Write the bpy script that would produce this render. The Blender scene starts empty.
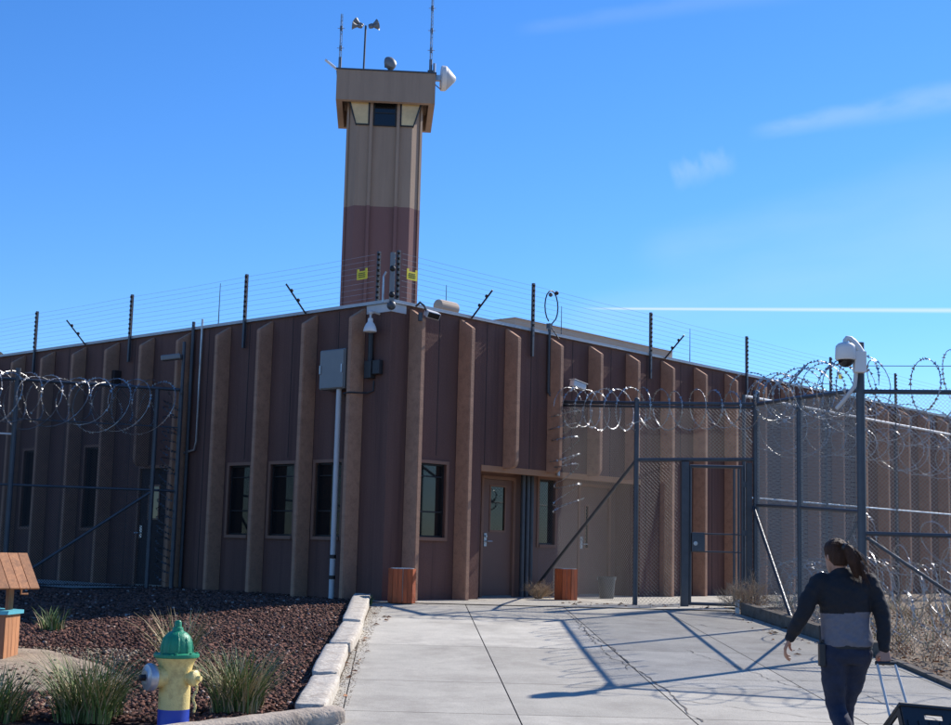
import bpy, bmesh, math, random
import numpy as np
from mathutils import Vector, Matrix
random.seed(7); RNG = np.random.default_rng(7)
S = bpy.context.scene; COL = S.collection
R = math.radians
# ------------------------------------------------------------------ camera
cam = bpy.data.cameras.new('camera'); cam_o = bpy.data.objects.new('camera', cam); COL.objects.link(cam_o)
PITCH, ROLL, FPX = .13342, .025146, 1379.95
fw = Vector((0, math.cos(PITCH), math.sin(PITCH))); rt = Vector((1, 0, 0)); up = Vector((0, -math.sin(PITCH), math.cos(PITCH)))
r2 = rt*math.cos(ROLL)+up*math.sin(ROLL); u2 = up*math.cos(ROLL)-rt*math.sin(ROLL)
cam_o.matrix_world = Matrix(((r2.x, u2.x, -fw.x, 0), (r2.y, u2.y, -fw.y, 0), (r2.z, u2.z, -fw.z, .9), (0, 0, 0, 1)))
cam.sensor_width = 36; cam.lens = FPX/951*36; cam.clip_end = 6000; cam.clip_start = .05
S.camera = cam_o
# ------------------------------------------------------------------ sky and sun
SUN_AZ, SUN_EL = R(48.3), R(37.5)          # azimuth from +Y towards +X
SKY_STRENGTH, SUN_STRENGTH, EXPOSURE = .125, 5.0, .40
W = bpy.data.worlds.new('World'); S.world = W; W.use_nodes = True
def pixdir(u, v):
    d = fw+(u-475.5)/FPX*r2-(v-362.5)/FPX*u2
    return d.normalized()
def build_world():
    N = W.node_tree.nodes; L = W.node_tree.links; N.clear()
    out = N.new('ShaderNodeOutputWorld'); bg = N.new('ShaderNodeBackground'); L.new(bg.outputs[0], out.inputs[0])
    sky = N.new('ShaderNodeTexSky'); sky.sky_type = 'NISHITA'; sky.sun_disc = False
    sky.sun_elevation = SUN_EL; sky.sun_rotation = SUN_AZ; sky.altitude = 1900; sky.air_density = 1.25; sky.dust_density = .35; sky.ozone_density = 3.0
    hs = N.new('ShaderNodeHueSaturation'); hs.inputs['Saturation'].default_value = 1.22; hs.inputs['Value'].default_value = 1.0
    hs.inputs['Hue'].default_value = .497
    tint = N.new('ShaderNodeVectorMath'); tint.operation = 'MULTIPLY'; tint.inputs[1].default_value = (.60, .79, 1.10)   # deep dry-air blue
    L.new(sky.outputs[0], hs.inputs['Color']); L.new(hs.outputs[0], tint.inputs[0])
    tc = N.new('ShaderNodeTexCoord'); D = tc.outputs['Generated']
    def math_(op, a, b=None, c=None):
        m = N.new('ShaderNodeMath'); m.operation = op
        for i, x in enumerate((a, b, c)):
            if x is None: continue
            if isinstance(x, (int, float)): m.inputs[i].default_value = x
            else: L.new(x, m.inputs[i])
        return m.outputs[0]
    def dot(v):
        m = N.new('ShaderNodeVectorMath'); m.operation = 'DOT_PRODUCT'; L.new(D, m.inputs[0]); m.inputs[1].default_value = v; return m.outputs['Value']
    def ramp(x, a, b, ta=0., tb=1.):
        m = N.new('ShaderNodeMapRange'); m.interpolation_type = 'SMOOTHSTEP'; L.new(x, m.inputs[0])
        for i, q in enumerate((a, b, ta, tb)): m.inputs[i+1].default_value = q
        return m.outputs[0]
    def streak(p0, p1, w0, w1, amt, nscale, breakup):
        """a thin cloud lying along the great circle through two directions"""
        a = pixdir(*p0); b = pixdir(*p1); n = a.cross(b).normalized(); t = n.cross(a).normalized()
        ang = math.atan2(b.dot(t), b.dot(a))
        al = math_('ARCTAN2', dot(t), dot(a))               # angle along the streak
        s = math_('DIVIDE', al, ang)
        nz = N.new('ShaderNodeTexNoise'); nz.inputs['Scale'].default_value = nscale; nz.inputs['Detail'].default_value = 6
        mp = N.new('ShaderNodeCombineXYZ'); L.new(math_('MULTIPLY', s, 1.0), mp.inputs[0]); L.new(math_('MULTIPLY', dot(n), 14.), mp.inputs[1])
        L.new(mp.outputs[0], nz.inputs[0])
        d = math_('ABSOLUTE', math_('ADD', dot(n), math_('MULTIPLY', math_('SUBTRACT', nz.outputs[0], .5), w0*breakup)))
        w = math_('ADD', w0, math_('MULTIPLY', s, w1-w0))
        prof = ramp(math_('DIVIDE', d, w), 1., 0.)
        ends = math_('MULTIPLY', ramp(s, -.05, .12), ramp(s, 1.35, 1.0))
        tex = ramp(nz.outputs[0], .5-.4*min(1, breakup)-.001, .62) if breakup > .5 else ramp(nz.outputs[0], -.6, .5)
        return math_('MULTIPLY', math_('MULTIPLY', math_('MULTIPLY', prof, ends), tex), amt)
    parts = [streak((590, 308.5), (975, 310.5), .0012, .0026, .62, 3, .12),
             streak((755, 133), (1020, 84), .007, .018, .17, 4.5, 1.3),
             streak((672, 178), (722, 163), .013, .013, .15, 4.0, 1.3),
             streak((520, 30), (760, -6), .006, .012, .07, 2.0, 1.5),
             streak((640, 262), (1000, 190), .02, .05, .10, 1.6, 1.6),
             streak((560, 330), (1000, 250), .02, .05, .12, 1.4, 1.4)]
    acc = parts[0]
    for p in parts[1:]: acc = math_('ADD', acc, p)
    acc = math_('MINIMUM', acc, 1.)
    mx = N.new('ShaderNodeMixRGB'); L.new(acc, mx.inputs[0]); L.new(tint.outputs[0], mx.inputs[1]); mx.inputs[2].default_value = (5.2, 5.9, 6.3, 1)
    L.new(mx.outputs[0], bg.inputs[0]); bg.inputs[1].default_value = SKY_STRENGTH
build_world()
sun = bpy.data.lights.new('sun', 'SUN'); sun_o = bpy.data.objects.new('sun', sun); COL.objects.link(sun_o)
sun.energy = SUN_STRENGTH; sun.angle = R(.53); sun.color = (1, .935, .85)
sd = Vector((math.sin(SUN_AZ)*math.cos(SUN_EL), math.cos(SUN_AZ)*math.cos(SUN_EL), math.sin(SUN_EL)))
sun_o.rotation_euler = sd.to_track_quat('Z', 'Y').to_euler(); sun_o.location = (20, 20, 30)
VS = S.view_settings; VS.view_transform = 'Standard'; VS.look = 'None'; VS.exposure = EXPOSURE; VS.gamma = 1; VS.use_curve_mapping = False
S.render.engine = 'CYCLES'

# ------------------------------------------------------------------ materials
def mat(name, col, rough=.8, metal=0., var=.0, scale=6., bump=0., bscale=None, stretch=(1, 1, 1), island=0., attr=None, spec=.5, dark=None, dscale=3., damt=0., speck=0., sscale=140., dstretch=None):
    """Principled material: base colour with procedural noise, optional stains, per-island variation and bump."""
    m = bpy.data.materials.new(name); m.use_nodes = True; N = m.node_tree.nodes; L = m.node_tree.links
    b = N['Principled BSDF']; b.inputs['Roughness'].default_value = rough; b.inputs['Metallic'].default_value = metal
    b.inputs['Specular IOR Level'].default_value = spec
    tc = N.new('ShaderNodeTexCoord'); mp = N.new('ShaderNodeMapping'); mp.inputs['Scale'].default_value = stretch; L.new(tc.outputs['Object'], mp.inputs[0])
    val = None
    def mul(a, b_):
        q = N.new('ShaderNodeMath'); q.operation = 'MULTIPLY'; L.new(a, q.inputs[0]); L.new(b_, q.inputs[1]); return q.outputs[0]
    def rng(x, lo, hi, a=0., b_=1.):
        q = N.new('ShaderNodeMapRange'); L.new(x, q.inputs[0]); q.inputs[1].default_value = a; q.inputs[2].default_value = b_; q.inputs[3].default_value = lo; q.inputs[4].default_value = hi; return q.outputs[0]
    if var:
        nz = N.new('ShaderNodeTexNoise'); nz.inputs['Scale'].default_value = scale; nz.inputs['Detail'].default_value = 8; nz.inputs['Roughness'].default_value = .65
        L.new(mp.outputs[0], nz.inputs[0]); val = rng(nz.outputs[0], 1-var, 1+var, .25, .75)
    if speck:
        ns = N.new('ShaderNodeTexNoise'); ns.inputs['Scale'].default_value = sscale; ns.inputs['Detail'].default_value = 3; L.new(tc.outputs['Object'], ns.inputs[0]); x = rng(ns.outputs[0], 1-speck, 1+speck, .3, .7); val = mul(val, x) if val else x
    if island:
        g = N.new('ShaderNodeNewGeometry'); x = rng(g.outputs['Random Per Island'], 1-island, 1+island); val = mul(val, x) if val else x
    if attr:
        a = N.new('ShaderNodeAttribute'); a.attribute_name = attr; val = mul(val, a.outputs['Fac']) if val else a.outputs['Fac']
    rgb = N.new('ShaderNodeRGB'); rgb.outputs[0].default_value = (*col, 1); c = rgb.outputs[0]
    if val:
        v = N.new('ShaderNodeVectorMath'); v.operation = 'SCALE'; L.new(c, v.inputs[0]); L.new(val, v.inputs['Scale']); c = v.outputs[0]
    if dark:
        n2 = N.new('ShaderNodeTexNoise'); n2.inputs['Scale'].default_value = dscale; n2.inputs['Detail'].default_value = 10; n2.inputs['Roughness'].default_value = .7
        if dstretch:
            mp2 = N.new('ShaderNodeMapping'); mp2.inputs['Scale'].default_value = dstretch; L.new(tc.outputs['Object'], mp2.inputs[0]); L.new(mp2.outputs[0], n2.inputs[0])
        else: L.new(mp.outputs[0], n2.inputs[0])
        f = rng(n2.outputs[0], 0, damt, .48, .7)
        x = N.new('ShaderNodeMixRGB'); L.new(f, x.inputs[0]); L.new(c, x.inputs[1]); x.inputs[2].default_value = (*dark, 1); c = x.outputs[0]
    L.new(c, b.inputs['Base Color'])
    if bump:
        n3 = N.new('ShaderNodeTexNoise'); n3.inputs['Scale'].default_value = bscale or scale*4; n3.inputs['Detail'].default_value = 6; L.new(mp.outputs[0], n3.inputs[0])
        bp = N.new('ShaderNodeBump'); bp.inputs['Strength'].default_value = bump; bp.inputs['Distance'].default_value = .02; L.new(n3.outputs[0], bp.inputs['Height']); L.new(bp.outputs[0], b.inputs['Normal'])
    return m
M = {}
M['wall'] = mat('brown_stucco', (.146, .075, .059), .95, var=.16, scale=1.2, speck=.10, sscale=45, dstretch=(5, 5, .16), bump=.35, bscale=70, stretch=(1, 1, .35), dark=(.078, .040, .035), dscale=1.0, damt=.75)
M['fin'] = mat('tan_brown_concrete', (.40, .225, .145), .92, speck=.10, sscale=50, dstretch=(7, 7, .2), var=.14, scale=2., bump=.3, bscale=60, stretch=(1, 1, .3), dark=(.25, .14, .094), dscale=1.2, damt=.7)
M['joint'] = mat('joint_sealant_and_door_shade', (.035, .026, .025), .9)
M['trim'] = mat('tan_brown_trim', (.25, .138, .095), .85, var=.1, scale=4)
M['door'] = mat('brown_painted_door', (.175, .094, .07), .6, var=.06, scale=3)
M['soffit'] = mat('ochre_soffit', (.38, .20, .11), .9, var=.1, scale=3)
M['coping'] = mat('pale_sheet_metal', (.40, .41, .42), .5, .5, var=.15, scale=2)
M['roof'] = mat('roof_gravel', (.36, .31, .26), .95, var=.15, scale=8)
M['tan'] = mat('tan_stucco', (.35, .255, .185), .93, var=.09, scale=1., bump=.25, bscale=40, stretch=(1, 1, .3), dark=(.25, .18, .13), dscale=.9, damt=.6, dstretch=(3, 3, .12))
M['mauve'] = mat('mauve_brown_stucco', (.21, .112, .10), .93, var=.1, scale=1., bump=.25, bscale=40, stretch=(1, 1, .3))
M['clay'] = mat('tan_metal_roofing', (.46, .36, .27), .8, var=.08, scale=2)
M['glass'] = mat('dark_window_glass', (.010, .011, .012), .04, spec=.5)
M['tglass'] = mat('tower_glass_painted_reflection', (.64, .47, .22), .12, .0, var=.3, scale=1.2)  # yellow-tan reflection is put into the pane colour
M['black'] = mat('black_metal', (.018, .018, .02), .5, .2)
M['plastic'] = mat('black_plastic', (.02, .021, .024), .5)
M['galv'] = mat('galvanised_steel', (.44, .46, .48), .42, .8, var=.18, scale=9)
M['dgalv'] = mat('weathered_dark_steel', (.075, .085, .098), .5, .45, var=.2, scale=6)
M['wire'] = mat('galvanised_wire', (.19, .19, .185), .6, .3)
M['shade_wire'] = mat('shade_darkened_wire', (.02, .02, .024), .6)  # near-black wire colour stands in for the shade over the left wing
M['meshlight'] = mat('pale_galvanised_mesh', (.31, .30, .27), .7, .1)
M['razor'] = mat('razor_wire_steel', (.36, .365, .37), .42, .85, var=.3, scale=4)
M['white'] = mat('white_painted_metal', (.72, .72, .70), .45, var=.04, scale=5)
M['grey'] = mat('grey_painted_steel', (.20, .205, .205), .5, .2, var=.06, scale=5)
M['palegrey'] = mat('pale_grey_plastic', (.52, .53, .53), .5, var=.08, scale=4)
M['yellow'] = mat('yellow_sign_plastic', (.85, .68, .02), .5)
M['concrete'] = mat('walk_concrete', (.425, .397, .335), .92, speck=.13, sscale=70, var=.16, scale=2.2, bump=.25, bscale=90, attr='tone', dark=(.26, .235, .20), dscale=1.3, damt=.7)
M['crack'] = mat('dark_dirt_in_crack', (.06, .052, .045), .95)
M['joint2'] = mat('dusty_crack', (.13, .115, .10), .95)
M['kerbwhite'] = mat('weathered_white_stone', (.52, .475, .40), .9, speck=.2, sscale=60, var=.2, scale=9, bump=.6, bscale=22, dark=(.26, .2, .15), dscale=7, damt=.7)
M['darkkerb'] = mat('shade_dark_dirty_concrete', (.15, .125, .10), .95, var=.3, scale=7, bump=.5, bscale=40, dark=(.06, .045, .035), dscale=5, damt=.8)  # the side kerb's shadow is put into this dark base, under the dirt mottling
M['kerb'] = mat('old_kerb_concrete', (.43, .36, .285), .95, var=.25, scale=9, bump=.6, bscale=40, dark=(.13, .1, .08), dscale=5, damt=.7)
M['dirt'] = mat('dry_dirt', (.21, .16, .11), .98, var=.25, scale=2.5, bump=.6, bscale=30, dark=(.15, .115, .085), dscale=1.2, damt=.6)
M['sand'] = mat('pale_sandy_soil', (.36, .28, .195), .98, speck=.2, sscale=40, var=.22, scale=5, bump=.5, bscale=60, dark=(.16, .11, .075), dscale=3, damt=.75)
M['bedsoil'] = mat('dark_mulch_soil', (.075, .045, .042), .98, var=.3, scale=12, bump=.8, bscale=50)
M['lava'] = mat('red_lava_rock', (.105, .046, .031), .95, island=.85, bump=.4, bscale=120)
M['lava_pale'] = mat('pale_rock_chip', (.36, .27, .22), .9, island=.5)
M['wood'] = mat('red_stained_wood', (.40, .085, .022), .7, dark=(.14, .04, .015), dscale=2.5, damt=.8, var=.35, scale=7, stretch=(6, 6, .6), bump=.3, bscale=30, island=.2)
M['pine'] = mat('orange_pine_wood', (.44, .195, .085), .75, dark=(.2, .10, .055), dscale=2.5, damt=.8, var=.3, scale=6, stretch=(6, 6, .6), island=.22)
M['brownwood'] = mat('brown_wood', (.26, .115, .06), .75, var=.2, scale=6, stretch=(6, 6, .6), island=.2)
M['turq'] = mat('turquoise_paint', (.10, .42, .50), .6, var=.08, scale=8)
M['hyellow'] = mat('yellow_hydrant_paint', (.76, .61, .24), .5, bump=.25, bscale=70, var=.08, scale=6, dark=(.30, .17, .06), dscale=14, damt=.6)
M['hgreen'] = mat('green_hydrant_paint', (.012, .26, .13), .45, bump=.25, bscale=70, var=.1, scale=6, dark=(.02, .12, .07), dscale=12, damt=.6)
M['hblue'] = mat('blue_hydrant_paint', (.025, .06, .40), .4, var=.08, scale=6)
M['hsilver'] = mat('silver_cap_paint', (.45, .46, .50), .35, .55, var=.1, scale=9)
M['blade'] = mat('green_grass_blade', (.10, .155, .04), .7, island=.5)
M['straw'] = mat('straw_grass_blade', (.42, .34, .19), .8, island=.3)
M['twig'] = mat('dry_grey_twig', (.42, .31, .20), .9, island=.3)
M['leaf'] = mat('dead_leaf', (.28, .12, .05), .8, island=.5)
M['skin'] = mat('skin', (.42, .22, .15), .55, var=.05, scale=20)
M['hair'] = mat('dark_brown_hair', (.06, .027, .015), .62, spec=.25, var=.5, scale=40, stretch=(9, 9, 1), bump=.5, bscale=120)
M['jacket'] = mat('black_jacket_fabric', (.012, .012, .016), .85, var=.2, scale=30, bump=.3, bscale=25)
M['jgrey'] = mat('grey_jacket_fabric', (.155, .15, .175), .9, var=.12, scale=30, bump=.3, bscale=25)
M['denim'] = mat('dark_blue_denim', (.017, .022, .044), .9, var=.3, scale=14, bump=.25, bscale=40, dark=(.038, .046, .08), dscale=5, damt=.5)
M['shoe'] = mat('dark_shoe', (.03, .028, .027), .6)
M['sticker'] = mat('cream_sticker', (.48, .42, .32), .7, var=.2, scale=30)
M['hill'] = mat('scrub_hill', (.085, .08, .065), .98, var=.4, scale=.06, dark=(.06, .07, .045), dscale=.12, damt=.9)

# ------------------------------------------------------------------ mesh builder
class MB:
    def __init__(s): s.v = []; s.f = []; s.m = []; s.mats = []
    def mi(s, m):
        if m not in s.mats: s.mats.append(m)
        return s.mats.index(m)
    def add(s, vs, fs, m):
        o = len(s.v); k = s.mi(m); s.v += [tuple(x) for x in vs]; s.f += [tuple(i+o for i in f) for f in fs]; s.m += [k]*len(fs); return s
    def box(s, x0, x1, y0, y1, z0, z1, m, T=None):
        vs = [Vector((x, y, z)) for z in (z0, z1) for y in (y0, y1) for x in (x0, x1)]
        if T: vs = [T @ v for v in vs]
        return s.add(vs, [(0, 2, 3, 1), (4, 5, 7, 6), (0, 1, 5, 4), (2, 6, 7, 3), (0, 4, 6, 2), (1, 3, 7, 5)], m)
    def bevbox(s, x0, x1, y0, y1, z0, z1, m, b=.01, T=None):
        bm = bmesh.new(); bmesh.ops.create_cube(bm, size=1)
        for v in bm.verts: v.co = Vector(((x0+x1)/2+v.co.x*(x1-x0), (y0+y1)/2+v.co.y*(y1-y0), (z0+z1)/2+v.co.z*(z1-z0)))
        bmesh.ops.bevel(bm, geom=bm.edges[:], offset=b, segments=2, profile=.5, affect='EDGES'); bm.verts.index_update()
        s.add([(T @ v.co) if T else v.co.copy() for v in bm.verts], [[v.index for v in f.verts] for f in bm.faces], m); bm.free(); return s
    def prism(s, poly, h0, h1, m, T=None):
        """polygon (x,y) extruded in z from h0 to h1, then transformed by T"""
        n = len(poly); vs = [Vector((x, y, h)) for h in (h0, h1) for x, y in poly]
        if T: vs = [T @ v for v in vs]
        return s.add(vs, [tuple(range(n))[::-1], tuple(range(n, 2*n))]+[(i, (i+1) % n, n+(i+1) % n, n+i) for i in range(n)], m)
    def tube(s, pts, r, m, n=6, caps=True):
        pts = [Vector(p) for p in pts]; k = len(pts); rr = r if hasattr(r, '__len__') else [r]*k
        t0 = (pts[1]-pts[0]).normalized(); a = t0.orthogonal().normalized(); vs = []
        for i, p in enumerate(pts):
            t = (pts[min(i+1, k-1)]-pts[max(i-1, 0)]); t = t.normalized() if t.length > 1e-9 else t0
            a = (a-t*a.dot(t)); a = a.normalized() if a.length > 1e-6 else t.orthogonal().normalized(); b = t.cross(a)
            for j in range(n):
                q = 2*math.pi*j/n; vs.append(p+(a*math.cos(q)+b*math.sin(q))*rr[i])
        fs = [(i*n+j, i*n+(j+1) % n, (i+1)*n+(j+1) % n, (i+1)*n+j) for i in range(k-1) for j in range(n)]
        if caps: fs += [tuple(range(n))[::-1], tuple(range((k-1)*n, k*n))]
        return s.add(vs, fs, m)
    def lathe(s, prof, m, n=24, T=None, caps=True):
        """profile [(r,z)] revolved about z"""
        vs = []; k = len(prof)
        for r, z in prof:
            for j in range(n): q = 2*math.pi*j/n; vs.append(Vector((r*math.cos(q), r*math.sin(q), z)))
        if T: vs = [T @ v for v in vs]
        fs = [(i*n+j, i*n+(j+1) % n, (i+1)*n+(j+1) % n, (i+1)*n+j) for i in range(k-1) for j in range(n)]
        if caps: fs += [tuple(range(n))[::-1], tuple(range((k-1)*n, k*n))]
        return s.add(vs, fs, m)
    def loft(s, rings, m, n=20, caps=True, power=2.0):
        """rings: (center, rx, ry[, axis-tilt about x]) ellipses lying in xy"""
        vs = []
        for rg in rings:
            c = Vector(rg[0])
            for j in range(n):
                q = 2*math.pi*j/n; cq, sq = math.cos(q), math.sin(q)
                x = math.copysign(abs(cq)**(2/power), cq)*rg[1]; y = math.copysign(abs(sq)**(2/power), sq)*rg[2]
                vs.append(c+Vector((x, y, 0)))
        k = len(rings)
        fs = [(i*n+j, i*n+(j+1) % n, (i+1)*n+(j+1) % n, (i+1)*n+j) for i in range(k-1) for j in range(n)]
        if caps: fs += [tuple(range(n))[::-1], tuple(range((k-1)*n, k*n))]
        return s.add(vs, fs, m)
    def ball(s, c, r, m, n=12, sc=(1, 1, 1)):
        pr = [(max(1e-4, math.sin(math.pi*i/n)), -math.cos(math.pi*i/n)) for i in range(n+1)]
        T = Matrix.Translation(c) @ Matrix.Diagonal((r*sc[0], r*sc[1], r*sc[2], 1))
        return s.lathe(pr, m, n*2, T)
    def mesh(s, name, smooth=False):
        me = bpy.data.meshes.new(name); me.from_pydata(s.v, [], s.f)
        for m in s.mats: me.materials.append(m)
        me.polygons.foreach_set('material_index', s.m)
        if smooth: me.polygons.foreach_set('use_smooth', [True]*len(s.f))
        me.update(); return me
    def build(s, name, parent=None, smooth=False, fix=True):
        me = s.mesh(name, smooth)
        if fix and len(s.f) < 20000:
            bm = bmesh.new(); bm.from_mesh(me); bmesh.ops.recalc_face_normals(bm, faces=bm.faces); bm.to_mesh(me); bm.free()
        o = bpy.data.objects.new(name, me); COL.objects.link(o)
        if parent: o.parent = parent
        if smooth: 
            try: me.set_sharp_from_angle(angle=R(40))
            except Exception: pass
        return o
def tag(o, label=None, cat=None, group=None, kind=None):
    if label: o['label'] = label
    if cat: o['category'] = cat
    if group: o['group'] = group
    if kind: o['kind'] = kind
    return o
def thing(name, label, cat, loc=(0, 0, 0), rz=0, group=None):
    o = bpy.data.objects.new(name, None); COL.objects.link(o); o.location = loc; o.rotation_euler = (0, 0, rz); o.empty_display_size = .2
    return tag(o, label, cat, group)
def children(o): return [c for c in bpy.data.objects if c.parent == o]
def dup(o, loc=None, rz=None, label=None, parent=None):
    c = o.copy(); COL.objects.link(c)
    if parent: c.parent = parent
    if loc is not None: c.location = loc
    if rz is not None: c.rotation_euler = (0, 0, rz)
    if label: c['label'] = label
    for ch in children(o): dup(ch, parent=c)
    return c
V = Vector
def frame_T(o, x, y, z): 
    return Matrix(((x[0], y[0], z[0], o[0]), (x[1], y[1], z[1], o[1]), (x[2], y[2], z[2], o[2]), (0, 0, 0, 1)))
def axis_T(o, d):
    return Matrix.Translation(o) @ V(d).to_track_quat('Z', 'Y').to_matrix().to_4x4()

# ------------------------------------------------------------------ ground
def gz(y):
    if y >= 21.8: return .03
    if y >= 8: return .03-.06*(21.8-y)
    return max(-.95, -.798-.02*(8-y))
TH = R(41.95); dR = V((math.sin(TH), math.cos(TH), 0)); dL = V((-math.cos(TH), math.sin(TH), 0))
C = V((-1.385, 22.043, 0)); BROT = math.pi/2-TH
def B(X, Y, Z=0.): return C+dR*X+dL*Y+V((0, 0, Z))      # point of the building frame
def sheet(name, rows, m, dz, label_kind='structure', sub=1):
    """rows: (y, x0, x1) strip following the ground"""
    mb = MB(); vs = []; fs = []
    for y, a, b in rows: vs += [(a, y, gz(y)+dz), (b, y, gz(y)+dz)]
    for i in range(len(rows)-1): fs.append((2*i, 2*i+1, 2*i+3, 2*i+2))
    mb.add(vs, fs, m); o = mb.build(name, fix=False); o['kind'] = label_kind; return o
sheet('ground', [(y, -2500, 2500) for y in (-300, -20, 0.4, 8, 10, 12, 14, 16, 18, 20, 21.8, 30, 60, 200, 3500)], M['dirt'], -.035)
# planting bed soil and sandy patch
sheet('planting_bed_soil', [(9.6, -14, -3.9), (10.6, -14, -2.4), (11.7, -14, -1.3), (13, -14, -1.35), (16, -14, -1.4), (19, -14, -1.45), (21.8, -14, -1.5), (24.5, -14, -3.2), (31, -16, -10.0)], M['bedsoil'], -.022)
def blob(name, cx, cy, rx, ry, m, dz, seed, n=40, amp=.2):
    rr = random.Random(seed); ph = [rr.uniform(0, 6.28) for _ in range(4)]; pts = []
    for i in range(n):
        q = 2*math.pi*i/n; k = 1+amp*(math.sin(2*q+ph[0])*.5+math.sin(3*q+ph[1])*.35+math.sin(5*q+ph[2])*.25+math.sin(9*q+ph[3])*.12)
        pts.append((cx+rx*k*math.cos(q), cy+ry*k*math.sin(q)))
    rings = [1., .66, .33]; vs = []; fs = []
    for s in rings:
        for x, y in pts: X = cx+(x-cx)*s; Y = cy+(y-cy)*s; vs.append((X, Y, gz(Y)+dz+(1-s)*.03))
    for i in range(2): fs += [(i*n+j, i*n+(j+1) % n, (i+1)*n+(j+1) % n, (i+1)*n+j) for j in range(n)]
    vs.append((cx, cy, gz(cy)+dz+.03)); fs += [(2*n+j, 2*n+(j+1) % n, 3*n) for j in range(n)]
    mb = MB(); mb.add(vs, fs, m); o = mb.build(name, fix=False); o['kind'] = 'structure'; return o, pts
sand_o, sand_pts = blob('sandy_path', -5.6, 13.9, 2.0, 1.75, M['sand'], .012, 3)
def inside(x, y, poly):
    c = False; n = len(poly)
    for i in range(n):
        x1, y1 = poly[i]; x2, y2 = poly[(i+1) % n]
        if (y1 > y) != (y2 > y) and x < (x2-x1)*(y-y1)/(y2-y1)+x1: c = not c
    return c
# walkway slabs
def build_walk():
    vs = []; fs = []; tone = []; rr = random.Random(5)
    rows = [3.0, 5.2, 7.2, 9.0, 10.7, 12.33, 14.05, 16.76, 19.6, 21.6]
    def jx(k, y): return -.07+.054*(21.8-y)+1.52*k
    def lx(y): return -1.50+.030*(21.8-y) if y > 11.6 else -1.194-.25*(11.6-y)
    def rx(y): return 4.05+.155*(21.6-y) if y > 16.3 else 4.88+.03*(16.3-y)
    g = .006
    for i in range(len(rows)-1):
        y0, y1 = rows[i]+g, rows[i+1]-g
        ks = list(range(-3, 6))
        for k in ks:
            cols = []
            t = 1+rr.uniform(-.07, .06)
            if i == 7 and k <= 0: t = 1.2
            if i == 8 and k >= 0: t = .93
            sub = 6; last = None
            for q in range(sub+1):
                y = y0+(y1-y0)*q/sub
                a = max(jx(k, y)+g, lx(y)); b = min(jx(k+1, y)-g, rx(y))
                if b-a < .03: last = None; continue
                z = gz(y)+.004; vs.append((a, y, z)); vs.append((b, y, z)); tone.extend([t, t])
                cur = len(vs)-2
                if last is not None: fs.append((last, last+1, cur+1, cur))
                last = cur
    # apron in front of the door and beyond the gate
    ap = [(-1.68, 21.63), (4.15, 21.63), (4.15, 22.9), (4.9, 23.3), (6.2, 24.6), (8.0, 31.5), (4.0, 30.5), (-1.68, 24.0)]
    o = len(vs); vs += [(x, y, .034) for x, y in ap]; tone += [1.04]*len(ap); fs.append(tuple(range(o, o+len(ap))))
    me = bpy.data.meshes.new('walkway'); me.from_pydata(vs, [], fs); me.materials.append(M['concrete'])
    at = me.attributes.new('tone', 'FLOAT', 'POINT'); at.data.foreach_set('value', tone)
    w = bpy.data.objects.new('walkway', me); COL.objects.link(w); w['kind'] = 'structure'
    rows2 = [(y, lx(y)-.02, rx(y)+.02) for y in (3, 5, 7, 9, 11.6, 13, 15, 16.3, 18, 20, 21.6, 21.8)]
    sheet('walkway_base', rows2+[(22.0, -1.68, 4.2)], M['crack'], -.004)
    # cracks: thin wandering ribbons of dirt lying in the slab surface
    mb = MB()
    def crack(p, q, w, wob, seed):
        r_ = random.Random(seed); n = max(6, int((V(p)-V(q)).length/.07)); off = 0; pts = []
        for i in range(n+1):
            t = i/n; off += r_.uniform(-1, 1)*wob; off *= .93
            d = (V(q)-V(p)).normalized(); nrm = V((-d.y, d.x)); pts.append(V(p).lerp(V(q), t)+nrm*off)
        vv = []; ff = []
        for i, c in enumerate(pts):
            d = (pts[min(i+1, n)]-pts[max(i-1, 0)]).normalized(); nrm = V((-d.y, d.x)); ww = w*.62*r_.uniform(.2, 1.3)
            for s_ in (-1, 1): x = c+nrm*ww*s_; vv.append((x.x, x.y, gz(x.y)+.0085))
            if i: ff.append((2*i-2, 2*i-1, 2*i+1, 2*i))
        mb.add(vv, ff, M['crack'])
    crack((1.46, 20.6), (2.02, 12.2), .014, .02, 1); crack((1.50, 19.2), (1.75, 15.2), .010, .035, 12)
    crack((1.2, 21.2), (4.0, 20.0), .010, .03, 2); crack((2.2, 20.6), (4.2, 18.6), .009, .04, 3); crack((3.0, 20.4), (3.6, 19.0), .008, .04, 4)
    crack((1.9, 14.4), (4.6, 14.9), .010, .04, 5); crack((2.6, 16.9), (3.3, 14.2), .009, .04, 6); crack((3.9, 14.2), (4.3, 12.2), .009, .03, 7)
    crack((-1.5, 21.5), (1.4, 21.1), .012, .02, 8); crack((3.4, 17.2), (4.6, 16.6), .009, .05, 9); crack((2.0, 13.3), (3.2, 12.4), .008, .04, 10)
    mb.mats = [M['joint2']]; c = mb.build('pavement_cracks', fix=False); c['kind'] = 'structure'
build_walk()
# side strip of pavement along the left wing
def strip_left():
    mb = MB(); vs = []; fs = []
    for i, Y in enumerate((5.2, 10, 16, 24)):
        for X in (-2.3, -.3):
            p = B(X, Y); vs.append((p.x, p.y, .05))
        if i: fs.append((2*i-2, 2*i-1, 2*i+1, 2*i))
    mb.add(vs, fs, M['concrete']); o = mb.build('pavement', fix=False); o['kind'] = 'structure'
    at = o.data.attributes.new('tone', 'FLOAT', 'POINT'); at.data.foreach_set('value', [.9]*len(vs))
strip_left()
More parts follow.
